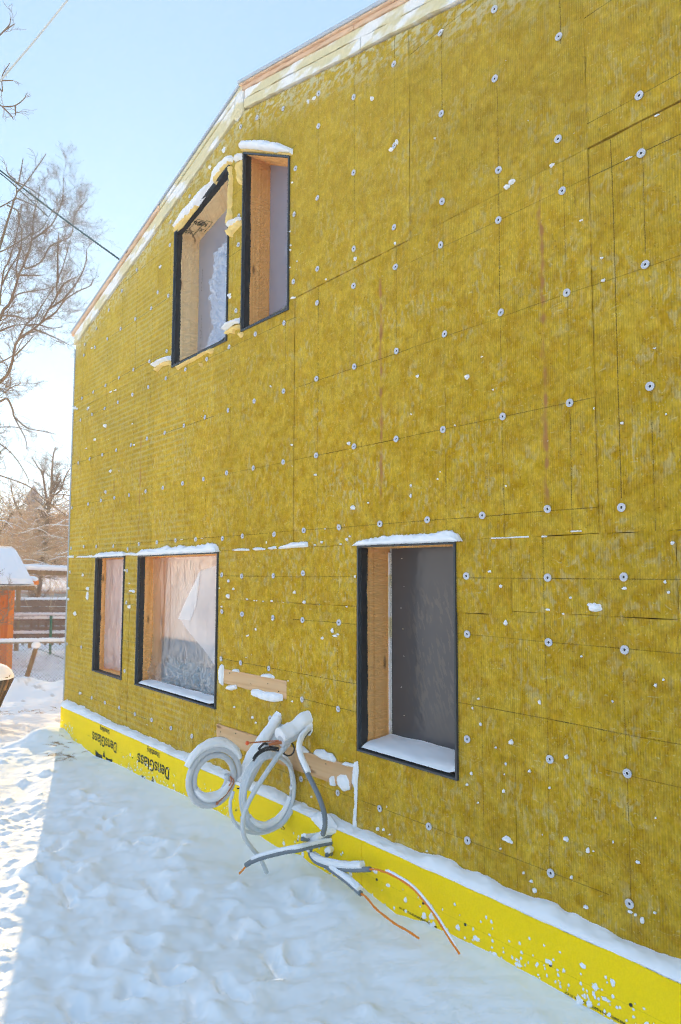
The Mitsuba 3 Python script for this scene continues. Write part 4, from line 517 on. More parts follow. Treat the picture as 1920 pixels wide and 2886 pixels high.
sub(k, 'plastic_sheet', sheet_grid(xl, xr, zlb, zlt, zrt, lambda u, w, x, z: .266 - .012 * np.abs(fb(x * 2, z, 4, 2)), 60, 80), 'film_blue', True, 'crinkled greyish sheet, its gathered side painted with a silvery gleam')
def gather(u, w, x, z):
    return .250 - .09 * np.abs(fb(x * 1.3 + z * .9, z * 1.2 - x * .7, 8, 6)) - .018 * np.abs(fb(x * 1.6 + z, z * 1.6 - x, 21, 9))
gv, gf = sheet_grid(xl + .12, xr - .004, zlb + .03, zlt - .30, zrt - .42, gather, 90, 150)
w_ = (gv[:, 2] - zlb) / 1.3; left = xl + .26 + .30 * np.abs(w_ - .42) + .22 * (meshkit.fbm(np.c_[gv[:, 2] * 9, gv[:, 2] * 0, gv[:, 2] * 0], 3, 4) - .5) - .12 * np.exp(-((w_ - .06) / .10) ** 2)
okv = gv[:, 0] > left; gf = gf[okv[gf].all(1)]
sub(k, 'sheet_fold', (gv, gf), 'film_painted_gleam', True, 'gathered folds at the right of the sheet, silvery gleam painted into their colour')
sub(k, 'sheet_tuck', box(xl + .30, xr - .01, .225, .228, zlb + .01, zlb + .17), 'film_flap')
sub(k, 'printed_strip', cat_([box(xl + .085, xl + .088, .255, .2555, z, z + h) for z, h in ((5.12, .05), (5.19, .06), (5.27, .07), (4.62, .08), (4.72, .07), (4.81, .05), (4.42, .05), (4.5, .06))]), 'ink')
# grade stamp on the sloping head board
def head_pt(u, y): return np.array([xl + (xr - xl) * u, y, zlt + (zrt - zlt) * u - .0015])
def stamp_txt(txt, u, y, h):
    m = meshkit.text_mesh(txt, h, .0008, True); v = np.array(m.vertices); e = head_pt(1, 0) - head_pt(0, 0); e /= np.linalg.norm(e)
    o = head_pt(u, y); nrm = np.cross(e, [0, 1, 0]); nrm = nrm if nrm[2] < 0 else -nrm
    return trimesh.Trimesh(o + v[:, :1] * np.array([0, 1.0, 0]) * -1 + v[:, 1:2] * e + v[:, 2:] * nrm, m.faces, process=False)
def bar(u0, u1, y0, y1): 
    a, b = head_pt(u0, y0), head_pt(u1, y1); w = .0022; return tube([a, b], w, 4)
sub(k, 'grade_stamp', cat_([stamp_txt('SPF', .20, .155, .05), stamp_txt('KD', .215, .215, .055), stamp_txt('4', .13, .215, .04), stamp_txt('HT', .05, .135, .04), bar(.02, .28, .085, .085), bar(.02, .28, .163, .163), bar(.02, .30, .172, .172), bar(.10, .30, .238, .238), bar(.28, .28, .085, .163), bar(.30, .30, .172, .238), bar(.17, .17, .172, .238), bar(.1, .1, .085, .163)]), 'ink', label='black grade stamp on the sloping head board')
k, xl, xr, zlb, zrb, zlt, zrt = window('upper', None, 'jamb_wood')
sub(k, 'plastic_sheet', sheet_grid(xl, xr, zlb, zlt, zrt, lambda u, w, x, z: .266 + .012 * fb(x, z * .5, 2, 6), 40, 60), 'film_violet', True, 'smooth greyish violet sheet')

# spray foam round the upper openings (grown with the wall, so part of the house)
for i, pts in enumerate(FOAM):
    pl = sg.Polygon(pts).buffer(.012).buffer(-.012)
    put('spray_foam', pillow(pl, .036, 20 + i, rough=.9, res=.009), 'foam_yellow', True, parent=H)
put('spray_foam', pillow(sg.Polygon(FOAM_LINE).buffer(.003), .02, 55, rough=.6), 'snow', True, parent=H, label='frosted bead of foam beside the upright window')

# ------------------------------------------------------------------ snow lying on the house
def snow_thing(name, mesh, label, cat='snow', group=None): return put(name, mesh, 'snow', True, label=label, cat=cat, group=group)
def cap(x0, x1, z0, z1, hL, h, depth, seed):
    """A ridge of snow on a window head: crest h, run from x0 to x1, as deep as depth."""
    n = int((x1 - x0) / .012); s = np.linspace(0, 1, n); x = x0 + (x1 - x0) * s; zb = z0 + (z1 - z0) * s
    e = np.minimum(np.clip(s * (x1 - x0) / .10, 0, 1), np.clip((1 - s) * (x1 - x0) / .07, 0, 1)) ** .5
    rows = []
    for t in np.linspace(0, math.pi, 14):
        cr = .030 * (meshkit.fbm(np.c_[x * 42, np.full(n, t * 5), np.full(n, seed * 2.)], 3, seed + 3) - .5)
        hh = h * e * (.55 + .75 * meshkit.fbm(np.c_[x * 9, np.full(n, t * 1.3), np.full(n, seed)], 3, seed)) * (hL + (1 - hL) * np.clip(s * 2.2, 0, 1))
        y = .02 - (depth + .02) * (1 - math.cos(t)) / 2 * (.8 + .4 * meshkit.noise(np.c_[x * 6, np.full(n, 3.), np.full(n, seed + .5)], seed))
        rows.append(np.c_[x, y, zb + math.sin(t) ** .6 * (hh + cr) * (1 if t < 2.2 else .9) + (0 if 0 < t < 3.1 else -.002) - (.004 if t > 3.1 else 0)])
    v = np.stack(rows, 1).reshape(-1, 3); m = len(rows); i, j = np.meshgrid(np.arange(n - 1), np.arange(m), indexing='ij')
    q = np.stack([i * m + j, (i + 1) * m + j, (i + 1) * m + (j + 1) % m, i * m + (j + 1) % m], -1).reshape(-1, 4)
    g = trimesh.Trimesh(v, np.vstack([q[:, [0, 1, 2]], q[:, [0, 2, 3]]]), process=False); g.fix_normals(); return g
snow_thing('head_snow', cap(-8.49, -7.575, 2.434, 2.436, .7, .050, .048, 3), 'snow ridge on the head of the narrow lower window nearest the corner')
snow_thing('head_snow', cap(-7.262, -5.535, 2.433, 2.434, .6, .076, .052, 4), 'long snow ridge on the head of the wide lower window')
snow_thing('head_snow', cap(-3.672, -2.750, 2.436, 2.434, .6, .055, .055, 5), 'snow ridge on the head of the lower window with dark sheet')
snow_thing('head_snow', pillow(sg.Polygon(HEAD_SNOW['uw1']).buffer(.004), .06, 6, res=.016), 'snow strip along the sloping head of the upper left window')
snow_thing('head_snow', pillow(sg.Polygon(HEAD_SNOW['uw2']).buffer(.003), .07, 7, res=.014), 'thick snow cap on yellow foam above the tall upper window')
for i, (pts, lab) in enumerate(zip(FOAM_SNOW, ('snow on the foam left of the sloping window\'s lower corner', 'snow on the slanted foam bead between the two upper windows', 'snow on the foam between the sills of the two upper windows', 'snow on the foam lump left of the tall upper window\'s top'))):
    snow_thing('head_snow', pillow(sg.Polygon(pts).buffer(.004), .05, 60 + i, y0=-.02), lab)
def sill_snow(xl, xr, z, hf, hb, y0, y1, seed):
    nx_, ny_ = int((xr - xl) / .012), 14; u, w = np.meshgrid(np.linspace(0, 1, nx_), np.linspace(0, 1, ny_)); x, y = xl + (xr - xl) * u, y0 + (y1 - y0) * w
    h = (hf + (hb - hf) * w) * np.clip(w * 5, .0, 1) ** .5 + .014 * fb(x, y * 2, 6, seed) * np.clip(w * 6, 0, 1) + .02 * np.clip((u - .93) / .07, 0, 1)
    v = np.c_[x.ravel(), y.ravel(), z + np.maximum(h, .001).ravel()]; i, j = np.meshgrid(np.arange(nx_ - 1), np.arange(ny_ - 1)); a = (j * nx_ + i).ravel()
    return v, np.c_[a, a + 1, a + nx_ + 1, a + nx_]
snow_thing('sill_snow', sill_snow(-3.642, -2.828, 1.125, .022, .055, .000, .262, 1), 'snow wedge lying on the sill of the window with dark sheet')
snow_thing('sill_snow', sill_snow(-7.18, -5.578, 1.118, .018, .028, .000, .15, 2), 'thin snow on the sill of the wide lower window')
snow_thing('sill_snow', sill_snow(-6.51, -5.48, 4.313, .02, .05, -.012, .25, 3), 'snow on the sill of the sloping upper window')
snow_thing('sill_snow', sill_snow(-5.19, -4.53, 4.322, .010, .020, -.008, .25, 4), 'thin line of snow on the sill of the tall upper window')
# the long ridge on the ledge
def ledge_snow():
    pts = sorted(LEDGE_SNOW); lx = np.array([p[0] for p in pts]); lz = np.array([p[1] for p in pts])
    x = np.arange(-9.345, XR + .02, .014); n = len(x); crest = np.interp(x, lx, lz); ker = np.ones(5) / 5; crest = np.convolve(np.pad(crest, 2, 'edge'), ker, 'valid'); rows = []
    crest = np.maximum(crest, .600)
    bare = np.exp(-((x + 4.28) / .10) ** 2) * .0; big = np.clip((x + 2.4) / .5, 0, 1)
    for t in np.linspace(0, 1, 12):
        y = .012 - .100 * t; nz = meshkit.fbm(np.c_[x * 14, np.full(n, t * 2.2), np.zeros(n)], 3, 12) - .5
        prof = (1 - t ** 2.2)
        h = .590 + (crest - .590 + .020) * prof + nz * .020 * (1 - t) + .010 * nz
        over = .016 * np.sin(t * math.pi) + .010 * (meshkit.noise(np.c_[x * 5, np.full(n, 2.), np.zeros(n)], 3) - .3) * t
        rows.append(np.c_[x, y - over, np.maximum(h, .5955 - .006 * (t > .95))])
    rows.append(np.c_[x, np.full(n, -.078), np.full(n, .592)]); rows.append(np.c_[x, np.full(n, .012), np.full(n, .592)])
    v = np.stack(rows, 1).reshape(-1, 3); m = len(rows); i, j = np.meshgrid(np.arange(n - 1), np.arange(m), indexing='ij')
    q = np.stack([i * m + j, (i + 1) * m + j, (i + 1) * m + (j + 1) % m, i * m + (j + 1) % m], -1).reshape(-1, 4)
    g = trimesh.Trimesh(v, np.vstack([q[:, [0, 1, 2]], q[:, [0, 2, 3]], [[0, j, j + 1] for j in range(1, m - 1)]]), process=False); g.fix_normals(); return g
snow_thing('ledge_snow', ledge_snow(), 'long ridge of snow on the ledge above the yellow boards')
for i, pts in enumerate(SEAM_SNOW):
    snow_thing('seam_snow', pillow(sg.Polygon(pts).buffer(.004 if i < 7 else .0005), .03 if i < 7 else .010, 70 + i, res=.008, rough=.5 if i < 7 else .95), 'thick snow crust on the level board seam between the two lower windows' if i == 3 else 'broken line of snow caught on the level seam over the lower windows', group=None if i == 3 else 'snow lines on the level seam')
PL = ['snow dab on the top edge of the upper plywood strip, at its left end', 'snow dab on the top edge of the upper plywood strip, near its right end', 'snow hugging the left end of the upper plywood strip', 'thick snow under the right half of the upper plywood strip', 'small snow lump under the left end of the upper plywood strip', 'snow lump on the lower plywood strip beside the grey pipe', 'large snow lump on top of the lower plywood strip', 'thin snow on the top edge of the lower plywood strip, near its right end', 'round snow patch stuck to the right end of the lower plywood strip', 'narrow snow patch left of the round one on the lower plywood strip']
for i, pts in enumerate(PLY_SNOW):
    snow_thing('plywood_snow', pillow(sg.Polygon(pts).buffer(.005), .03, 90 + i, res=.007, y0=-.012 if i > 4 else 0), PL[i])
def clump_zone(x, z):
    if z > 4.37: return 'above the upper seam, right of the windows' if x > -4.4 else 'round the two upper windows'
    if z > 2.46: return 'between the seams, right of the long stain' if x > -3.44 else ('between the seams, above the plywood strips' if x > -5.6 else 'between the seams, over the two left windows')
    if x > -2.80: return 'right of the dark-sheet window, above its sill' if z > 1.1 else 'low at the right, below the dark-sheet window'
    if x > -5.55: return 'between the wide and the dark-sheet window'
    return 'around the narrow corner window'
big_c = sorted(range(len(CLUMPS)), key=lambda i: -CLUMPS[i][2] * CLUMPS[i][3]); individual = set(big_c[:60]); specks, zone_n = [], {}
for i in big_c:
    x, z, w, h = CLUMPS[i]; m = blob(x, z, w * .82, h * .82, min(.022, .45 * min(w, h) + .004), 300 + i)
    if m is None: continue
    if i in individual:
        zn = clump_zone(x, z); q = zone_n[zn] = zone_n.get(zn, 0) + 1
        if q <= 4: put('snow_clump', m, 'snow', True, label=('largest', 'second largest', 'third largest', 'fourth largest')[q - 1] + ' snow clump on the boards ' + zn, cat='snow')
        else: put('snow_clump', m, 'snow', True, label='small snow clump on the boards ' + zn, cat='snow', group='small snow clumps ' + zn)
    else: specks.append(m)
r3 = np.random.default_rng(31)
for _ in range(70):       # fine crumbs
    x, z = r3.uniform(-9.3, -1.5), r3.uniform(.65, 5.2)
    if shapely.contains_xy(holes.buffer(.03), x, z): continue
    if z > 2.5 and r3.random() < .6: continue
    s = r3.uniform(.003, .0075); specks.append(blob(x, z, s, s * r3.uniform(1, 2), s * .5, int(r3.integers(1e6))))
put('snow_crumbs', cat_(specks), 'snow', True, label='tiny snow crumbs sprinkled over the insulation boards', cat='snow', kind='stuff')
flecks = []
for _ in range(1100):
    x = r3.uniform(-9.3, -1.15); t = r3.random() ** 1.7
    if meshkit.noise(np.array([[x * 2.1, 0., 7.]]), 5)[0] < r3.uniform(.25, .7): continue
    e = float(np.interp(x, _ex, _ez)); z = e + .0 + t * .17; s = r3.uniform(.006, .016) * (1.0 if r3.random() < .82 else 1.9) * (1 if x > -6 else .8)
    flecks.append(blob(x, z, s, s * r3.uniform(.7, 1.5), s * .4, int(r3.integers(1e6)), y0=-.0805))
for x, z, w, h in [(-2.62, .35, .05, .028), (-2.75, .36, .035, .03), (-2.18, .415, .03, .02), (-2.50, .32, .03, .02), (-1.93, .405, .035, .03), (-1.88, .375, .05, .012), (-2.35, .33, .04, .018), (-3.42, .445, .055, .03), (-3.30, .40, .03, .02), (-3.15, .365, .022, .03), (-2.95, .345, .025, .03), (-3.0, .33, .03, .045)]:
    flecks.append(blob(x, z, w, h, .012, int(x * -1000), y0=-.0805))
put('snow_flecks', cat_(flecks), 'snow', True, label='white snow flecks spattered along the yellow boards just above the ground', cat='snow', kind='stuff')

# ------------------------------------------------------------------ pipes, coils and cables hanging from the wall
P = {k: [np.array(p) for p in v] for k, v in PIPES.items()}
def ring(c, r, z_r, x, turns, start, drift=0.0, grow=0.0, n=40, tilt=0.0):
    a = start + np.linspace(0, 2 * math.pi * turns, int(n * turns) + 1); g = 1 + grow * (a - start) / (2 * math.pi)
    return np.c_[x + drift * (a - start) / (2 * math.pi) + tilt * np.cos(a), c[1] + r * g * np.cos(a), c[2] + z_r * g * np.sin(a)]
# 1: fat insulated pipe pair running out to the first coil
p1 = smooth_line([(-4.594, .05, 1.20)] + P['pipe1'], 8)
k1 = 'pipe_coil'
c1 = P['coil1'][0]; c1 = np.array([-4.60, -.548, .815])
scene[k1 + '__pipe'] = ply(cat_([tube(p1, .036, 14), tube(p1 + [.05, .0, -.028], .024, 12)]), 'pipe_foam', True)
coil = ring(c1, .213, .215, -4.592, 2.05, math.radians(-15), -.01, -.208, 48)
scene[k1 + '__coil'] = ply(tube(coil, .0212, 14), 'pipe_foam', True)
w1 = smooth_line([coil[-1] + [.0, .0, .0]] + P['coil1_wire'][2:], 6); w2_ = smooth_line([coil[-1] + [0, .008, 0]] + P['coil1_wire'][:2], 6)
scene[k1 + '__copper_tail'] = ply(cat_([tube(w1, .0045, 8), tube(w2_, .004, 8), tube([w1[-1], w1[-1] + [0, -.012, -.012]], .009, 8)]), 'copper', True)
note(k1, 'coil of pale grey insulated pipe at the end of a snow-laden pipe', 'pipe coil')
note(k1 + '__coil', 'two turns of pale grey insulated pipe'); note(k1 + '__copper_tail', 'bare copper tail sticking out of the coil')
snow_thing('pipe_snow', snow_on(p1[2:], .042, .052, 1, .5, -72, 72), 'snow along the top of the pipe leading to the round coil')
a = np.radians(np.linspace(28, 152, 16)); top = np.c_[np.full(16, -4.592), c1[1] + .211 * np.cos(a), c1[2] + .213 * np.sin(a)]
snow_thing('pipe_snow', snow_on(top, .0235, .046, 2, .4, -64, 64), 'snow arched over the top of the pale grey pipe coil')
a = np.radians(np.linspace(200, 342, 16)); bot = np.c_[np.full(16, -4.60), c1[1] + .158 * np.cos(a), c1[2] + .158 * np.sin(a)]
snow_thing('pipe_snow', snow_on(bot, .025, .040, 3, .25, -80, 80), 'snow lying in the bottom of the pale grey pipe coil')
put('zip_tie', tube(smooth_line(P['tie1'], 6), .0045, 8), 'black_rubber', True, label='black tie loop at the lower end of the snowy pipe, by the coil', cat='cable tie')
# 2: second pipe with copper ends and the clear hose coil
p2 = smooth_line([(-4.228, .06, 1.185), (-4.235, -.03, 1.165), (-4.245, -.10, 1.118), (-4.25, -.17, 1.095), (-4.25, -.215, 1.084)], 8)
k2 = 'insulated_pipe'
scene[k2 + '__pipe'] = ply(tube(p2, .040, 14), 'pipe_foam', True)
scene[k2 + '__copper_end'] = ply(tube(smooth_line(P['copper_a'], 4), .0115, 12), 'copper', True)
scene[k2 + '__copper_end_001'] = ply(tube(smooth_line([P['copper_a'][1] + [0, .02, .015]] + P['copper_b'], 4), .0048, 10), 'copper', True)
cp = trimesh.creation.icosphere(2, .0135); cp.apply_translation(P['copper_b'][-1]); scene[k2 + '__end_cap'] = ply(cp, 'red_cap', True)
note(k2, 'snow-covered insulated pipe with two bare copper ends pointing left', 'pipe'); note(k2 + '__end_cap', 'small red cap on the thinner copper end')
snow_thing('pipe_snow', snow_on([p + [0, 0, .004] for p in p2[3:]], .043, .055, 4, .25, -85, 85), 'deep snow on the short pipe with copper ends')
snow_thing('pipe_snow', pillow(sg.Polygon([(-4.32, 1.13), (-4.33, 1.20), (-4.28, 1.245), (-4.21, 1.25), (-4.17, 1.20), (-4.165, 1.14), (-4.20, 1.10)]), .06, 9, rough=.3), 'snow hump where the short copper-ended pipe leaves the wall')
put('black_cable', cat_([tube(smooth_line(P['black_a'], 8), .0075, 8), tube(smooth_line([p + np.array([0, .0, -.016]) for p in P['black_a']], 8), .0075, 8)]), 'black_rubber', True, label='pair of black cables bowed between the two pipes', cat='cable')
put('black_cable', tube(smooth_line(P['black_b'], 8), .008, 8), 'black_rubber', True, label='short black cable stub beside the copper ends', cat='cable')
put('black_cable', tube(smooth_line(P['black_loop'], 8), .0055, 8), 'black_rubber', True, label='black cable loop hanging under the copper-ended pipe', cat='cable')
c2 = P['coil2'][0]; k3 = 'hose_coil'
hose = ring(c2, .212, .262, -4.36, 2.4, math.radians(70), .018, -.03, 48, .015)
scene[k3 + '__hose'] = ply(tube(hose, .0125, 12), 'clear_tube', True)
scene[k3 + '__hose_001'] = ply(tube(smooth_line([np.array([-4.3, -.56, .80])] + P['loop_lower'], 8), .0115, 12), 'clear_tube', True)
scene[k3 + '__hose_002'] = ply(tube(ring(c2 + [0, .012, .0], .225, .285, -4.40, .62, math.radians(-150), 0, 0, 48), .0115, 12), 'clear_tube', True)
a = np.radians(np.linspace(-8, 60, 5)); scene[k3 + '__tie'] = ply(tube(smooth_line([c2 + [.01, .10, -.235], c2 + [.03, .115, -.262], c2 + [.03, .085, -.255]], 5), .003, 6), 'black_rubber', True)
note(k3, 'coil of translucent whitish hose hanging against the yellow board', 'hose coil')
a = np.radians(np.linspace(215, 345, 16)); snow_thing('pipe_snow', snow_on(np.c_[np.full(16, -4.35), c2[1] + .205 * np.cos(a), c2[2] + .25 * np.sin(a)], .020, .036, 5, .3, -62, 62), 'snow lying in the bottom of the translucent hose coil')
a = np.radians(np.linspace(-5, 55, 12)); snow_thing('pipe_snow', snow_on(np.c_[np.full(12, -4.37), c2[1] + .222 * np.cos(a), c2[2] + .262 * np.sin(a)], .017, .022, 6, .4, -85, 85), 'snow on the right shoulder of the translucent hose coil')
ca = smooth_line(P['conduit_a'] + [P['conduit_a'][-1] + [.0, .06, -.12]], 8)
put('pale_hose', tube(ca, np.linspace(.0185, .0135, len(ca)), 12), 'clear_tube', True, label='pale hose sweeping down in front of the coil into the snow', cat='hose')
cb = smooth_line([(-4.20, .04, 1.15)] + P['conduit_b'], 8)
put('conduit', tube(cb, .0165, 12), 'conduit_grey', True, label='long grey conduit bowing down the wall from the copper-ended pipe', cat='conduit')
snow_thing('pipe_snow', snow_on(cb[4:44], .017, .020, 7, .4, -70, 70), 'thin snow on the upper part of the long bowed grey conduit')
def conduit(name, pts, r, lab, snow_lab, h, lo=2, hi=-1, seed=0, ext=True):
    q = ([pts[0] + np.array([0, .08, .0])] if ext else []) + list(pts); s = smooth_line(q, 8)
    put('conduit', tube(s, r, 12), 'conduit_grey', True, label=lab, cat='conduit')
    if snow_lab: snow_thing('pipe_snow', snow_on(s[lo:hi], r * 1.02, h * .85, seed, .35, -56, 56), snow_lab)
conduit('d', P['conduit_d'], .0155, 'grey conduit curling out of the yellow board, then lying level to the right', 'thick rounded snow on the curled grey conduit', .040, 10, -3, 11)
conduit('e', P['conduit_e'], .0155, 'grey conduit slanting down to the right under the curled one', 'snow along the slanting grey conduit', .034, 4, -2, 12, False)
conduit('c', P['conduit_c'], .0165, 'grey conduit lying out to the left over the snow', 'thin snow on the grey conduit that points left', .018, 10, -8, 13)
conduit('s', P['stub_a'], .014, 'short grey conduit stub behind the curled conduit, pointing left', 'snow on the short conduit stub that points left', .026, 4, -1, 14)
conduit('s', P['stub_b'], .014, 'short bent conduit stub under the curled conduit', 'snow lump on the short bent conduit stub', .040, 4, -1, 15)
snow_thing('pipe_snow', pillow(sg.Polygon([(-4.05, .605), (-4.0, .645), (-3.93, .665), (-3.86, .655), (-3.79, .61), (-3.80, .565), (-3.85, .535), (-3.90, .555), (-3.97, .575)]), .07, 16, y0=-.08, rough=.6), 'snow hump on the ledge where the grey conduits come out')
def wire(pts, lab, r=.0058): 
    s = smooth_line(pts, 8); put('orange_wire', tube(s, r * (1 + .12 * np.sin(np.arange(len(s)) * .9)), 8), 'orange_wire', True, label=lab, cat='wire'); return s
sw = wire(P['wire_d'], 'long orange wire arching from the level conduit down to the snow')
snow_thing('wire_snow', snow_on([p + [0, .006, .001] for p in sw[len(sw) // 3:-3]], .006, .009, 17, .7, -60, 60), 'thin snow on the arching orange wire')
we = P['wire_e']; we = [np.array([p[0], p[1], max(p[2], 0) ]) for p in we]
def settle(pts, lift): return [np.array([p[0], p[1], max(ground_z(p[0], p[1]) + l, p[2] - .02)]) for p, l in zip(pts, lift)]
wire(we, 'orange wire running on from the slanting conduit, half buried in snow')
wire(P['wire_c'], 'short orange wire tail at the tip of the left-pointing conduit')

# ------------------------------------------------------------------ yard and neighbours, left of the house
def cyl(a, b, r0, r1=None, sides=12): return tube([a, (np.array(a) + b) / 2, b], [r0, (r0 + (r1 or r0)) / 2, r1 or r0], sides)
def rod(a, b, r, s=6): return tube(np.array([a, b], float), r, s)
def plank(a, b, w, h, up=(0, 0, 1)):
    a, b = np.array(a, float), np.array(b, float); t = (b - a) / np.linalg.norm(b - a); u = np.array(up, float); u = u - t * (u @ t); u /= np.linalg.norm(u); s = np.cross(t, u)
    m = trimesh.creation.box([np.linalg.norm(b - a), w, h]); R = np.eye(4); R[:3, 0], R[:3, 1], R[:3, 2], R[:3, 3] = t, s, u, (a + b) / 2; m.apply_transform(R); return m
# orange shed
Sd = np.array([.0, 0, 0]); e1 = np.array([.03, 1.0, 0.]); e2 = np.array([1.0, -.03, 0.])     # e1: along its front (to the right), e2: towards the yard
A0 = np.array([-17.364, 1.364, 0.0])
def sh(u, v, z): return A0 + e1 * u + e2 * v + np.array([0, 0, z])
for i in range(6):
    put('wall_board', plank(sh(-.16 - i * .30, 0, 0), sh(-.16 - i * .30, 0, 1.93), .285, .03, e2), 'shed_orange', parent='shed')
for i in range(7): put('wall_board', plank(sh(0, -.18 - i * .30, 0), sh(0, -.18 - i * .30, 2.0), .285, .03, e1), 'shed_orange', parent='shed')
put('inner_wall', cat_([plank(sh(-2.2, -1.2, .0), sh(-2.2, -1.2, 2.0), 2.0, .05, e1), plank(sh(-1.1, -2.3, 0), sh(-1.1, -2.3, 2), 2.0, .05, e2), plank(sh(-1.1, -.03, 0), sh(-1.1, -.03, 1.93), 2.0, .02, e2), plank(sh(-.03, -1.2, 0), sh(-.03, -1.2, 1.9), 2.0, .02, e1)]), 'shed_orange', parent='shed')
put('corner_trim', plank(sh(-.03, .03, 0), sh(-.03, .03, 1.93), .11, .03, e2), 'shed_trim', parent='shed')
put('corner_trim', plank(sh(.03, -.05, 0), sh(.03, -.05, 1.93), .11, .03, e1), 'shed_trim', parent='shed')
rp = [sh(-2.6, .55, 1.95), sh(.32, .55, 1.95), sh(.32, -1.2, 2.72), sh(-2.6, -1.2, 2.72), sh(-2.6, -2.95, 1.95), sh(.32, -2.95, 1.95)]
def slab(q, th): 
    q = np.array(q); n = np.cross(q[1] - q[0], q[2] - q[0]); n /= np.linalg.norm(n); n = n if n[2] > 0 else -n; v = np.vstack([q, q + n * th])
    return trimesh.convex.convex_hull(v)
put('roof', cat_([slab(rp[:4], -.05), slab([rp[4], rp[5], rp[2], rp[3]], -.05)]), 'post_wood', parent='shed')
put('fascia', plank(sh(-2.6, .57, 1.91), sh(.32, .57, 1.91), .03, .085), 'post_wood', parent='shed')
note('shed', 'small orange painted timber shed with a snow-covered gable roof', 'shed')
def soft_slab(q, th, seed): 
    q = np.array(q); n = 24; u, w = np.meshgrid(np.linspace(0, 1, n), np.linspace(0, 1, n)); p = (q[0] * ((1 - u) * (1 - w))[..., None] + q[1] * (u * (1 - w))[..., None] + q[2] * (u * w)[..., None] + q[3] * ((1 - u) * w)[..., None])
    e = np.minimum(np.minimum(u, 1 - u), np.minimum(w, 1 - w) + .5 * (w > .5)); hh = th * np.clip(e / .018, .15, 1) ** .5 * (.9 + .2 * meshkit.noise(p * 2, seed)); top_ = p + np.stack([hh * 0, hh * 0, hh], -1)
    v = np.vstack([top_.reshape(-1, 3), (p + [0, 0, .004]).reshape(-1, 3)]); i, j = np.meshgrid(np.arange(n - 1), np.arange(n - 1)); a = (j * n + i).ravel(); f = np.c_[a, a + 1, a + n + 1, a + n]
    b = np.r_[np.arange(n), np.arange(1, n) * n + n - 1, (n - 1) * n + np.arange(n - 2, -1, -1), np.arange(n - 2, 0, -1) * n]; c = np.roll(b, -1); f2 = np.c_[b, b + n * n, c + n * n, c]
    return v, np.vstack([f, f2[:, ::-1]])
put('roof_snow', soft_slab(rp[:4], .13, 2), 'snow', True, label='smooth thick snow on the front slope of the orange shed', cat='snow')
put('roof_snow', soft_slab([rp[5], rp[4], rp[3], rp[2]], .17, 3), 'snow', True, label='snow on the far slope of the orange shed', cat='snow')
# chopped tree stump with a snow cap
zs = np.linspace(0, 1, 9); ax = np.array([-10.49, -.66, 0]); 
def stump_ring(t): 
    a = np.linspace(0, 2 * np.pi, 40, endpoint=False); r = (.30 + .05 * (1 - t) ** 3 + .02 * t) * (1 + .10 * (meshkit.fbm(np.c_[np.cos(a) * 2.2, np.sin(a) * 2.2, np.full(40, t * .9)], 3, 3) - .5) + .05 * np.sin(a * 11 + 2 * t))
    c = np.array([-10.80 + .28 * t, -.93 + .26 * t, .02 + .83 * t]); return np.c_[c[0] + r * np.cos(a), c[1] + r * np.sin(a), np.full(40, c[2]) + (.03 * np.sin(a * 3) if t == 1 else 0)]
rings = [stump_ring(t) for t in zs]; v = np.vstack(rings + [rings[-1].mean(0)[None]]); q = np.array([(i * 40 + j, i * 40 + (j + 1) % 40, (i + 1) * 40 + (j + 1) % 40, (i + 1) * 40 + j) for i in range(8) for j in range(40)])
put('trunk', trimesh.Trimesh(v, np.vstack([q[:, [0, 1, 2]], q[:, [0, 2, 3]], [[320 + j, 320 + (j + 1) % 40, 360] for j in range(40)]]), process=False), 'stump_bark', 40, parent='tree_stump')
put('splinter', cat_([trimesh.creation.cone(.05, .22, sections=6, transform=trimesh.transformations.translation_matrix([-10.34, -.52, .72]) @ trimesh.transformations.rotation_matrix(.5, [-1, 1, 0])), trimesh.creation.cone(.03, .2, sections=5, transform=trimesh.transformations.translation_matrix([-10.40, -.58, .55]) @ trimesh.transformations.rotation_matrix(.6, [-1, 1, 0]))]), 'post_wood', parent='tree_stump')
note('tree_stump', 'chopped tree stump with rough bark near the left edge', 'tree stump')
cap_ = trimesh.creation.icosphere(4, 1.0); v = np.array(cap_.vertices); nzv = meshkit.fbm(v * 2.2, 3, 4) - .5; v = v * (1 + .12 * nzv[:, None]); v[:, 2] = np.where(v[:, 2] > 0, v[:, 2] * .20, v[:, 2] * .04); v[:, :2] *= .325; v += [-10.52, -.67, .855]
put('stump_snow', trimesh.Trimesh(v, cap_.faces), 'snow', True, label='rounded snow cushion on top of the chopped tree stump', cat='snow')
# wire fence
f0, f1 = np.array([-15.9, -1.3, 0]), np.array([-12.9, 3.4, 0]); fd = (f1 - f0) / np.linalg.norm(f1 - f0); f0 = np.array([-14.971, .557, 0]) - fd * 2.5; LEN = 7.0
def fp(s, z): return f0 + fd * s + np.array([0, 0, z])
put('rail', rod(fp(0, .90), fp(LEN, .93), .021, 10), 'galvanised', True, parent='wire_fence')
for s in (.6, 3.0 + 2.4, ): put('post', rod(fp(s, -.1), fp(s, .93), .03, 10), 'galvanised', True, parent='wire_fence')
wires = []; hgt = .88; stp = .066
for i in range(int((LEN + hgt) / stp)):
    for sgn in (1, -1):
        s0 = i * stp if sgn > 0 else i * stp - hgt; a_, b_ = (s0, .0), (s0 + hgt, hgt)
        if sgn < 0: a_, b_ = (s0 + hgt, .0), (s0, hgt)
        wires.append(rod(fp(a_[0], a_[1] + .02) + fd[[1, 0, 2]] * [-.004 * sgn, .004 * sgn, 0], fp(b_[0], b_[1] + .02), .0038, 3))
put('wire_mesh', cat_(wires), 'galvanised', parent='wire_fence', kind='stuff')
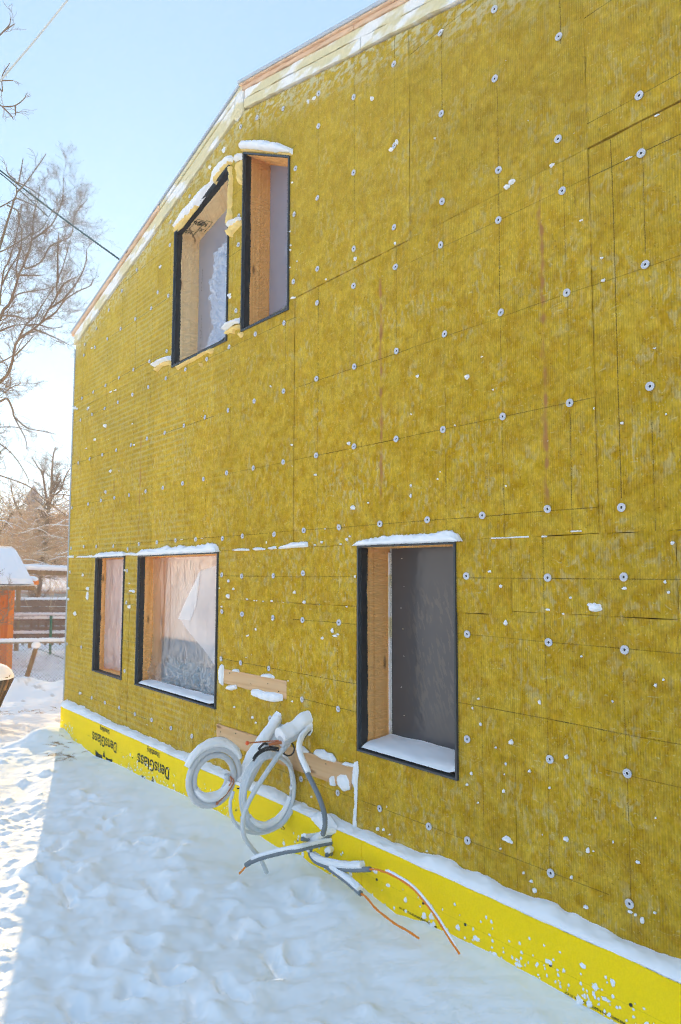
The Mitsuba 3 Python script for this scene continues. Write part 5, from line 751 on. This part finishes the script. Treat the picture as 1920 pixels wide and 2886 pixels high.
put('tag', plank(fp(3.05, .80), fp(3.05, .90), .07, .01, fd[[1, 0, 2]] * [1, -1, 0]), 'post_wood', parent='wire_fence')
note('wire_fence', 'chain-link wire fence with a snowy top rail behind the snow bank', 'fence')
rail = [fp(s, .905 + .004 * s) for s in np.linspace(0, LEN, 26)]
snow_thing('rail_snow', snow_on(rail, .022, .055, 21, .25, -80, 80), 'snow lying along the rail of the chain-link fence')
a_, b_ = np.array([-14.475, .829, -.1]), np.array([-14.06, .96, .86])
put('leaning_post', cyl(a_, b_, .045, .042), 'post_wood', True, label='leaning wooden post in front of the wire fence', cat='post')
cs = trimesh.creation.icosphere(3, .085); cs.apply_scale([1, 1, .75]); cs.apply_translation(b_ + [0, 0, .05]); put('post_snow', cs, 'snow', True, label='snow cap on the leaning wooden post', cat='snow')
put('stay_wire', tube(smooth_line([b_, b_ + [.25, .45, -.22], b_ + [.35, .95, -.55], b_ + [.40, 1.25, -.95]], 8), .006, 5), 'cable_green', True, label='slack dark wire sagging right from the leaning post', cat='wire')
# wooden board fence further back
g0, g1 = np.array([-26.8, 1.9, 0]), np.array([-23.4, 6.6, 0]); gd = (g1 - g0) / np.linalg.norm(g1 - g0); gn = np.array([gd[1], -gd[0], 0])
for i in range(6): 
    for j in range(3): put('board', plank(g0 + gd * (j * 1.95) + [0, 0, .16 + i * .215], g0 + gd * (j * 1.95 + 1.93) + [0, 0, .16 + i * .215 + .004 * j], .025 + .004 * (i % 2), .19), 'fence_wood', parent='board_fence')
for j in range(4): put('post', plank(g0 + gd * j * 1.94 + gn * .05, g0 + gd * j * 1.94 + gn * .05 + [0, 0, 1.36], .10, .10, gd), 'fence_wood', parent='board_fence')
note('board_fence', 'brown fence of level wooden boards far behind the wire fence', 'fence')
snow_thing('rail_snow', snow_on([g0 + gd * s + [0, 0, 1.345] for s in np.linspace(0, 5.8, 20)], .03, .06, 22, .25, -85, 85), 'snow strip on top of the brown board fence')
# garden rails with a green post
h0, h1 = np.array([-20.7, 1.5, 0]), np.array([-19.2, 3.9, 0]); hd_ = (h1 - h0)
for i, z in enumerate((.62, 1.0, 1.09)):
    put('rail', plank(h0 + [0, 0, z], h1 + [0, 0, z + .02], .03, .032), 'fence_wood', parent='garden_fence')
for j in range(15): put('picket', plank(h0 + hd_ * (j + .5) / 15 + [0, 0, .35], h0 + hd_ * (j + .5) / 15 + [0, 0, 1.02], .02, .05, hd_), 'fence_wood', parent='garden_fence')
put('post', rod([-19.75, 2.965, .0], [-19.72, 2.95, 1.11], .035, 8), 'green_paint', True, parent='garden_fence')
note('garden_fence', 'low dark picket fence with a green metal post, between wire and board fences', 'fence')
for i, z in enumerate((.65, 1.03, 1.12)):
    snow_thing('rail_snow', snow_on([h0 + hd_ * s + [0, 0, z] for s in np.linspace(0, 1, 20)], .03, .05, 23 + i, .45, -85, 85), ('snow on the lowest rail of the picket fence', 'snow on the middle rail of the picket fence', 'snow on the top rail of the picket fence')[i])
# snowy beam of an arbour
ba, bb = np.array([-21.25, 2.45, 2.28]), np.array([-20.2, 3.85, 2.22])
put('beam', plank(ba, bb, .10, .13), 'post_wood', parent='arbour'); put('post', plank([-21.2, 2.5, 0], [-21.2, 2.5, 2.2], .1, .1, (1, 0, 0)), 'post_wood', parent='arbour'); put('post', plank([-20.25, 3.8, 0], [-20.25, 3.8, 2.2], .1, .1, (1, 0, 0)), 'post_wood', parent='arbour')
note('arbour', 'timber beam on posts crossing behind the orange shed', 'arbour')
snow_thing('rail_snow', snow_on([ba + (bb - ba) * s + [0, 0, .05] for s in np.linspace(0, 1, 16)], .06, .11, 28, .15, -80, 80), 'snow on the timber beam behind the orange shed')
put('orange_lit_box', bevel_box(-20.25, -19.75, 2.40, 2.62, 1.93, 2.05, .02), 'shed_trim', label='small box under the timber beam, orange light painted into its colour', cat='box')  # the orange light on this box is put into its colour
cs = trimesh.creation.icosphere(3, 1.); cs.apply_scale([.27, .14, .10]); cs.apply_translation([-20.0, 2.51, 2.06]); put('box_snow', cs, 'snow', True, label='snow on the small orange-lit box', cat='snow')
# low blue-grey garage
ge = np.array([.63, .777, 0]); gk = np.array([-.777, .63, 0]); G0 = np.array([-30.0, 4.3, 0])
def gp(u, v, z): return G0 + ge * u + gk * v + np.array([0, 0, z])
put('wall', cat_([plank(gp(0, 0, .75), gp(4.0, 0, .75), .1, 1.55), plank(gp(0, 3, .75), gp(4.0, 3, .75), .1, 1.55), plank(gp(0, 0, .75), gp(0, 3, .75), .1, 1.55), plank(gp(4.0, 0, .75), gp(4.0, 3, .75), .1, 1.55)]), 'siding_blue', parent='garage')
for u in (1.62, 2.12): 
    for s in (0,): put('window', plank(gp(u, -.06, 1.16), gp(u + .18, -.06, 1.16), .03, .22), 'dark_void', parent='garage')
gq = [gp(-.3, -.3, 1.53), gp(4.3, -.3, 1.53), gp(4.3, 1.7, 1.93), gp(-.3, 1.7, 1.93)]
put('roof', slab(gq, -.08), 'far_roof', parent='garage'); note('garage', 'low blue-grey garage with two dark windows beyond the board fence', 'garage')
put('roof_snow', soft_slab(gq, .12, 5), 'snow', True, label='flat snow on the low blue-grey garage', cat='snow')
# far houses, hazy in the backlight
def far_house(name, base, u0, u1, depth, eave, ridge, lab, gable_front=False):
    b = np.array(base, float)
    def q(u, v, z): return b + ge * u + gk * v + np.array([0, 0, z])
    put('wall', cat_([plank(q(u0, 0, eave / 2), q(u1, 0, eave / 2), .2, eave), plank(q(u0, depth, eave / 2), q(u1, depth, eave / 2), .2, eave), plank(q(u0, 0, eave / 2), q(u0, depth, eave / 2), .2, eave), plank(q(u1, 0, eave / 2), q(u1, depth, eave / 2), .2, eave)]), 'far_brick', parent=name)
    mid = depth / 2
    put('roof', cat_([slab([q(u0 - .3, -.4, eave), q(u1 + .3, -.4, eave), q(u1 + .3, mid, ridge), q(u0 - .3, mid, ridge)], .15), slab([q(u0 - .3, depth + .4, eave), q(u1 + .3, depth + .4, eave), q(u1 + .3, mid, ridge), q(u0 - .3, mid, ridge)], .15)]), 'far_roof', parent=name)
    for u in np.arange(u0 + .6, u1 - .8, 1.4): put('window', plank(q(u, -.13, eave * .62), q(u + .7, -.13, eave * .62), .05, 1.0), 'dark_void', parent=name)
    note(name, lab, 'house'); return q
q = far_house('far_house', (-46.8, 9.6, 0), 1.0, 7.0, 6, 5.2, 6.0, 'brown far house with a level ridge, right behind the shrubs')
q = far_house('far_house_001', (-42.6, 5.4, 0), -6.0, 2.2, 6, 4.3, 5.2, 'low brown far house behind the orange shed')
put('chimney', plank(q(1.6, 2.8, 4.5), q(1.6, 2.8, 5.75), .45, .45, (1, 0, 0)), 'far_brick', parent='far_house_001')
q = lambda u, v, z: np.array([-46.9, 9.95, 0]) + ge * u + gk * v + np.array([0, 0, z])
put('wall', cat_([plank(q(0, 0, 0), q(0, 0, 6.6), .62, .62, (1, 0, 0))]), 'far_brick', parent='turret_house')
tp = trimesh.convex.convex_hull(np.array([q(-.45, -.45, 6.6), q(.45, -.45, 6.6), q(.45, .45, 6.6), q(-.45, .45, 6.6), q(0, 0, 7.75)])); put('spire', tp, 'far_roof', parent='turret_house')
put('roof', trimesh.convex.convex_hull(np.array([q(-1.5, -.4, 4.2), q(1.1, -.4, 4.2), q(1.1, 3, 4.2), q(-1.5, 3, 4.2), q(-.1, .3, 6.2), q(.1, 1.5, 6.2)])), 'far_roof', parent='turret_house')
put('gable_wall', trimesh.convex.convex_hull(np.array([q(-1.4, -.3, 0), q(1.0, -.3, 0), q(1.0, 2.8, 0), q(-1.4, 2.8, 0), q(-1.4, -.3, 4.25), q(1.0, -.3, 4.25), q(1.0, 2.8, 4.25), q(-1.4, 2.8, 4.25)])), 'far_brick', parent='turret_house')
note('turret_house', 'far brown house with a small pointed turret among the shrubs', 'house')

# ------------------------------------------------------------------ bare trees
def grow(limbs, r0, r1, seed, levels=3, density=7.0, length=1.0, up=.35, spread=.75, rtw=.006, view=None):
    rr = np.random.default_rng(seed); main, twigs = [], []
    def branch(p, dirn, L, r, lev):
        n = 5; pts = [p]; dcur = dirn / np.linalg.norm(dirn)
        for i in range(n):
            dcur = dcur + rr.normal(0, .17, 3) + [0, 0, .06 * up]; dcur /= np.linalg.norm(dcur); pts.append(pts[-1] + dcur * L / n)
        pts = np.array(pts); twigs.append(tube(pts, np.linspace(r, max(r * .45, .0022), n + 1), 3 if r < .012 else 4, False))
        if lev > 0:
            for s in np.linspace(.18, .98, max(3, int(4 + rr.integers(0, 3)))):
                i = min(int(s * n), n - 1); b = pts[i] + (pts[i + 1] - pts[i]) * (s * n - i); t = pts[i + 1] - pts[i]; t /= np.linalg.norm(t)
                o = rr.normal(0, 1, 3); o -= t * (o @ t); o /= np.linalg.norm(o); branch(b, t * rr.uniform(.5, 1.1) + o * spread + [0, 0, up * .5], L * rr.uniform(.42, .70) * (1.15 - .4 * s), r * .62, lev - 1)
    for li, l in enumerate(limbs):
        s = smooth_line(l, 5); seg = np.linalg.norm(np.diff(s, axis=0), axis=1); tot = seg.sum(); a, b = (r0, r1) if li == 0 else (r0 * .5, r1)
        rad = np.linspace(a, b, len(s)); main.append(tube(s, rad, 8, True)); cum = np.r_[0, seg.cumsum()]
        for d_ in np.arange(.12, tot, 1 / density):
            i = min(np.searchsorted(cum, d_), len(s) - 1); t = s[i] - s[i - 1]; t /= np.linalg.norm(t) + 1e-9; o = rr.normal(0, 1, 3); o -= t * (o @ t); o /= np.linalg.norm(o)
            branch(s[i], t * .7 + o * spread + [0, 0, up], length * rr.uniform(.45, 1.1) * (1.1 - .5 * d_ / tot), max(rtw, rad[i] * .35), levels - 1)
    return main, cat_(twigs)
def tree(name, limbs, lab, r0, r1, seed, bark_m='bark', twig_m='twig', cat='tree', **kw):
    a, b = grow(limbs, r0, r1, seed, **kw); k = fkey(name)
    scene[k + '__trunk'] = ply(a[0], bark_m, True)
    for m in a[1:]: scene[fkey(k + '__limb')] = ply(m, bark_m, True)
    scene[k + '__crown'] = ply(b, twig_m, False); note(k, lab, cat)
def below(l, dz): p = np.array(l[0]); return [np.array([p[0] - .3, p[1] - .3, -.1]), p * [1, 1, .5] + [-.15, -.1, 0]] + [np.array(q) for q in l]
tree('bare_tree', [below(LIMBS_A[0], 0)] + LIMBS_A[1:], 'tall bare tree whose thick limb leans right below the crossing cable', .038, .008, 1, length=1.05, density=4.6, levels=4, rtw=.0042)
tree('bare_tree', [below(LIMBS_B[0], 0)] + LIMBS_B[1:], 'bare tree with knobbly twigs reaching towards the roof corner', .036, .007, 2, length=.55, density=6.5, levels=3, rtw=.0045, up=.2)
tree('bare_tree', LIMBS_C, 'nearest bare branches entering at the upper left edge of the photo', .019, .0045, 3, length=.30, density=4, levels=2, rtw=.0035, up=.1)
tree('bare_tree', LIMBS_D, 'dark drooping bare branches crossing above the shrubs', .022, .005, 4, length=.45, density=5, levels=2, rtw=.004, up=-.1)
tree('bare_tree', [below(LIMBS_E[0], 0)] + LIMBS_E[1:], 'small many-stemmed bare tree rising from the shrubs beside the house corner', .085, .015, 5, length=.95, density=6, levels=3, rtw=.006, twig_m='twig')
# tangled thicket between the trees and the garage
r5 = np.random.default_rng(77); th, ths = [], []
cen0, cen1 = np.array([-28.2, 2.6, 0]), np.array([-24.2, 7.2, 0])
for i in range(2300):
    s = r5.random(); p = cen0 + (cen1 - cen0) * s + np.array([r5.normal(0, 1.1), r5.normal(0, .7), 2.15 + 2.6 * r5.random() ** 1.2 * (1 - .25 * r5.random())]); L = r5.uniform(.6, 2.0); dirn = np.array([r5.normal(0, .6), r5.normal(0, .9), r5.normal(.15, .55)]); dirn /= np.linalg.norm(dirn)
    pts = smooth_line([p, p + dirn * L * .5 + [0, 0, .12], p + dirn * L + [0, 0, -.12 * L + .1]], 3); th.append(tube(pts, np.linspace(.011, .0045, len(pts)), 3, False))
    if abs(dirn[2]) < .45 and r5.random() < .22: ths.append(tube(pts + [0, 0, .018], np.linspace(.016, .008, len(pts)), 4, False))
put('thicket', cat_(th), 'gold_twig', label='tangled golden brown thicket of bare shrubs behind the orange shed', cat='shrubs', kind='stuff')
put('thicket_snow', cat_(ths), 'snow', True, label='snow lying on the twigs of the tangled thicket', cat='snow', kind='stuff')
# cables
put('service_cable', tube(smooth_line(CABLES[0], 8), .009, 8), 'cable_white', True, label='pale service cable crossing the top left corner of the sky', cat='cable')
put('service_cable', tube(smooth_line(CABLES[1], 8), .015, 8), 'cable_green', True, label='dark cable running from the left down to the roof edge', cat='cable')
put('service_cable', tube(smooth_line(CABLES[2], 8), .013, 8), 'cable_green', True, label='short dark cable just below the long one, ending among the branches', cat='cable')
# dry grass poking through the snow
gr = []
for gx_, gy_ in TUFTS:
    for _ in range(7):
        b = np.array([gx_ + r5.normal(0, .05), gy_ + r5.normal(0, .05), 0]); b[2] = ground_z(b[0], b[1]) - .005; dv = np.array([r5.normal(0, .05), r5.normal(0, .05), r5.uniform(.002, .012)]); gr.append(tube(smooth_line([b, b + dv * .6 + [0, 0, .008], b + dv * 1.5], 2), [.003, .003, .003, .002, .001], 3, False))
put('dry_grass', cat_(gr), 'dry_grass', label='dry grass stems poking through the snow by the house corner', cat='grass', kind='stuff')

# ------------------------------------------------------------------ thin frosty haze: near things stay clear, the far yard pales in the low sun
scene['air'] = {'type': 'homogeneous', 'albedo': rgb(.95, .95, .95), 'sigma_t': .0035}
scene['haze'] = {'type': 'cube', 'to_world': T4().translate([0, 0, 5.6]).scale([2600, 2600, 7.4]), 'bsdf': {'type': 'null'}, 'interior': {'type': 'ref', 'id': 'air'}}
scene['camera']['medium'] = {'type': 'ref', 'id': 'air'}
note('haze', 'thin frosty air over the yard, paling the far trees', 'haze', kind='stuff')
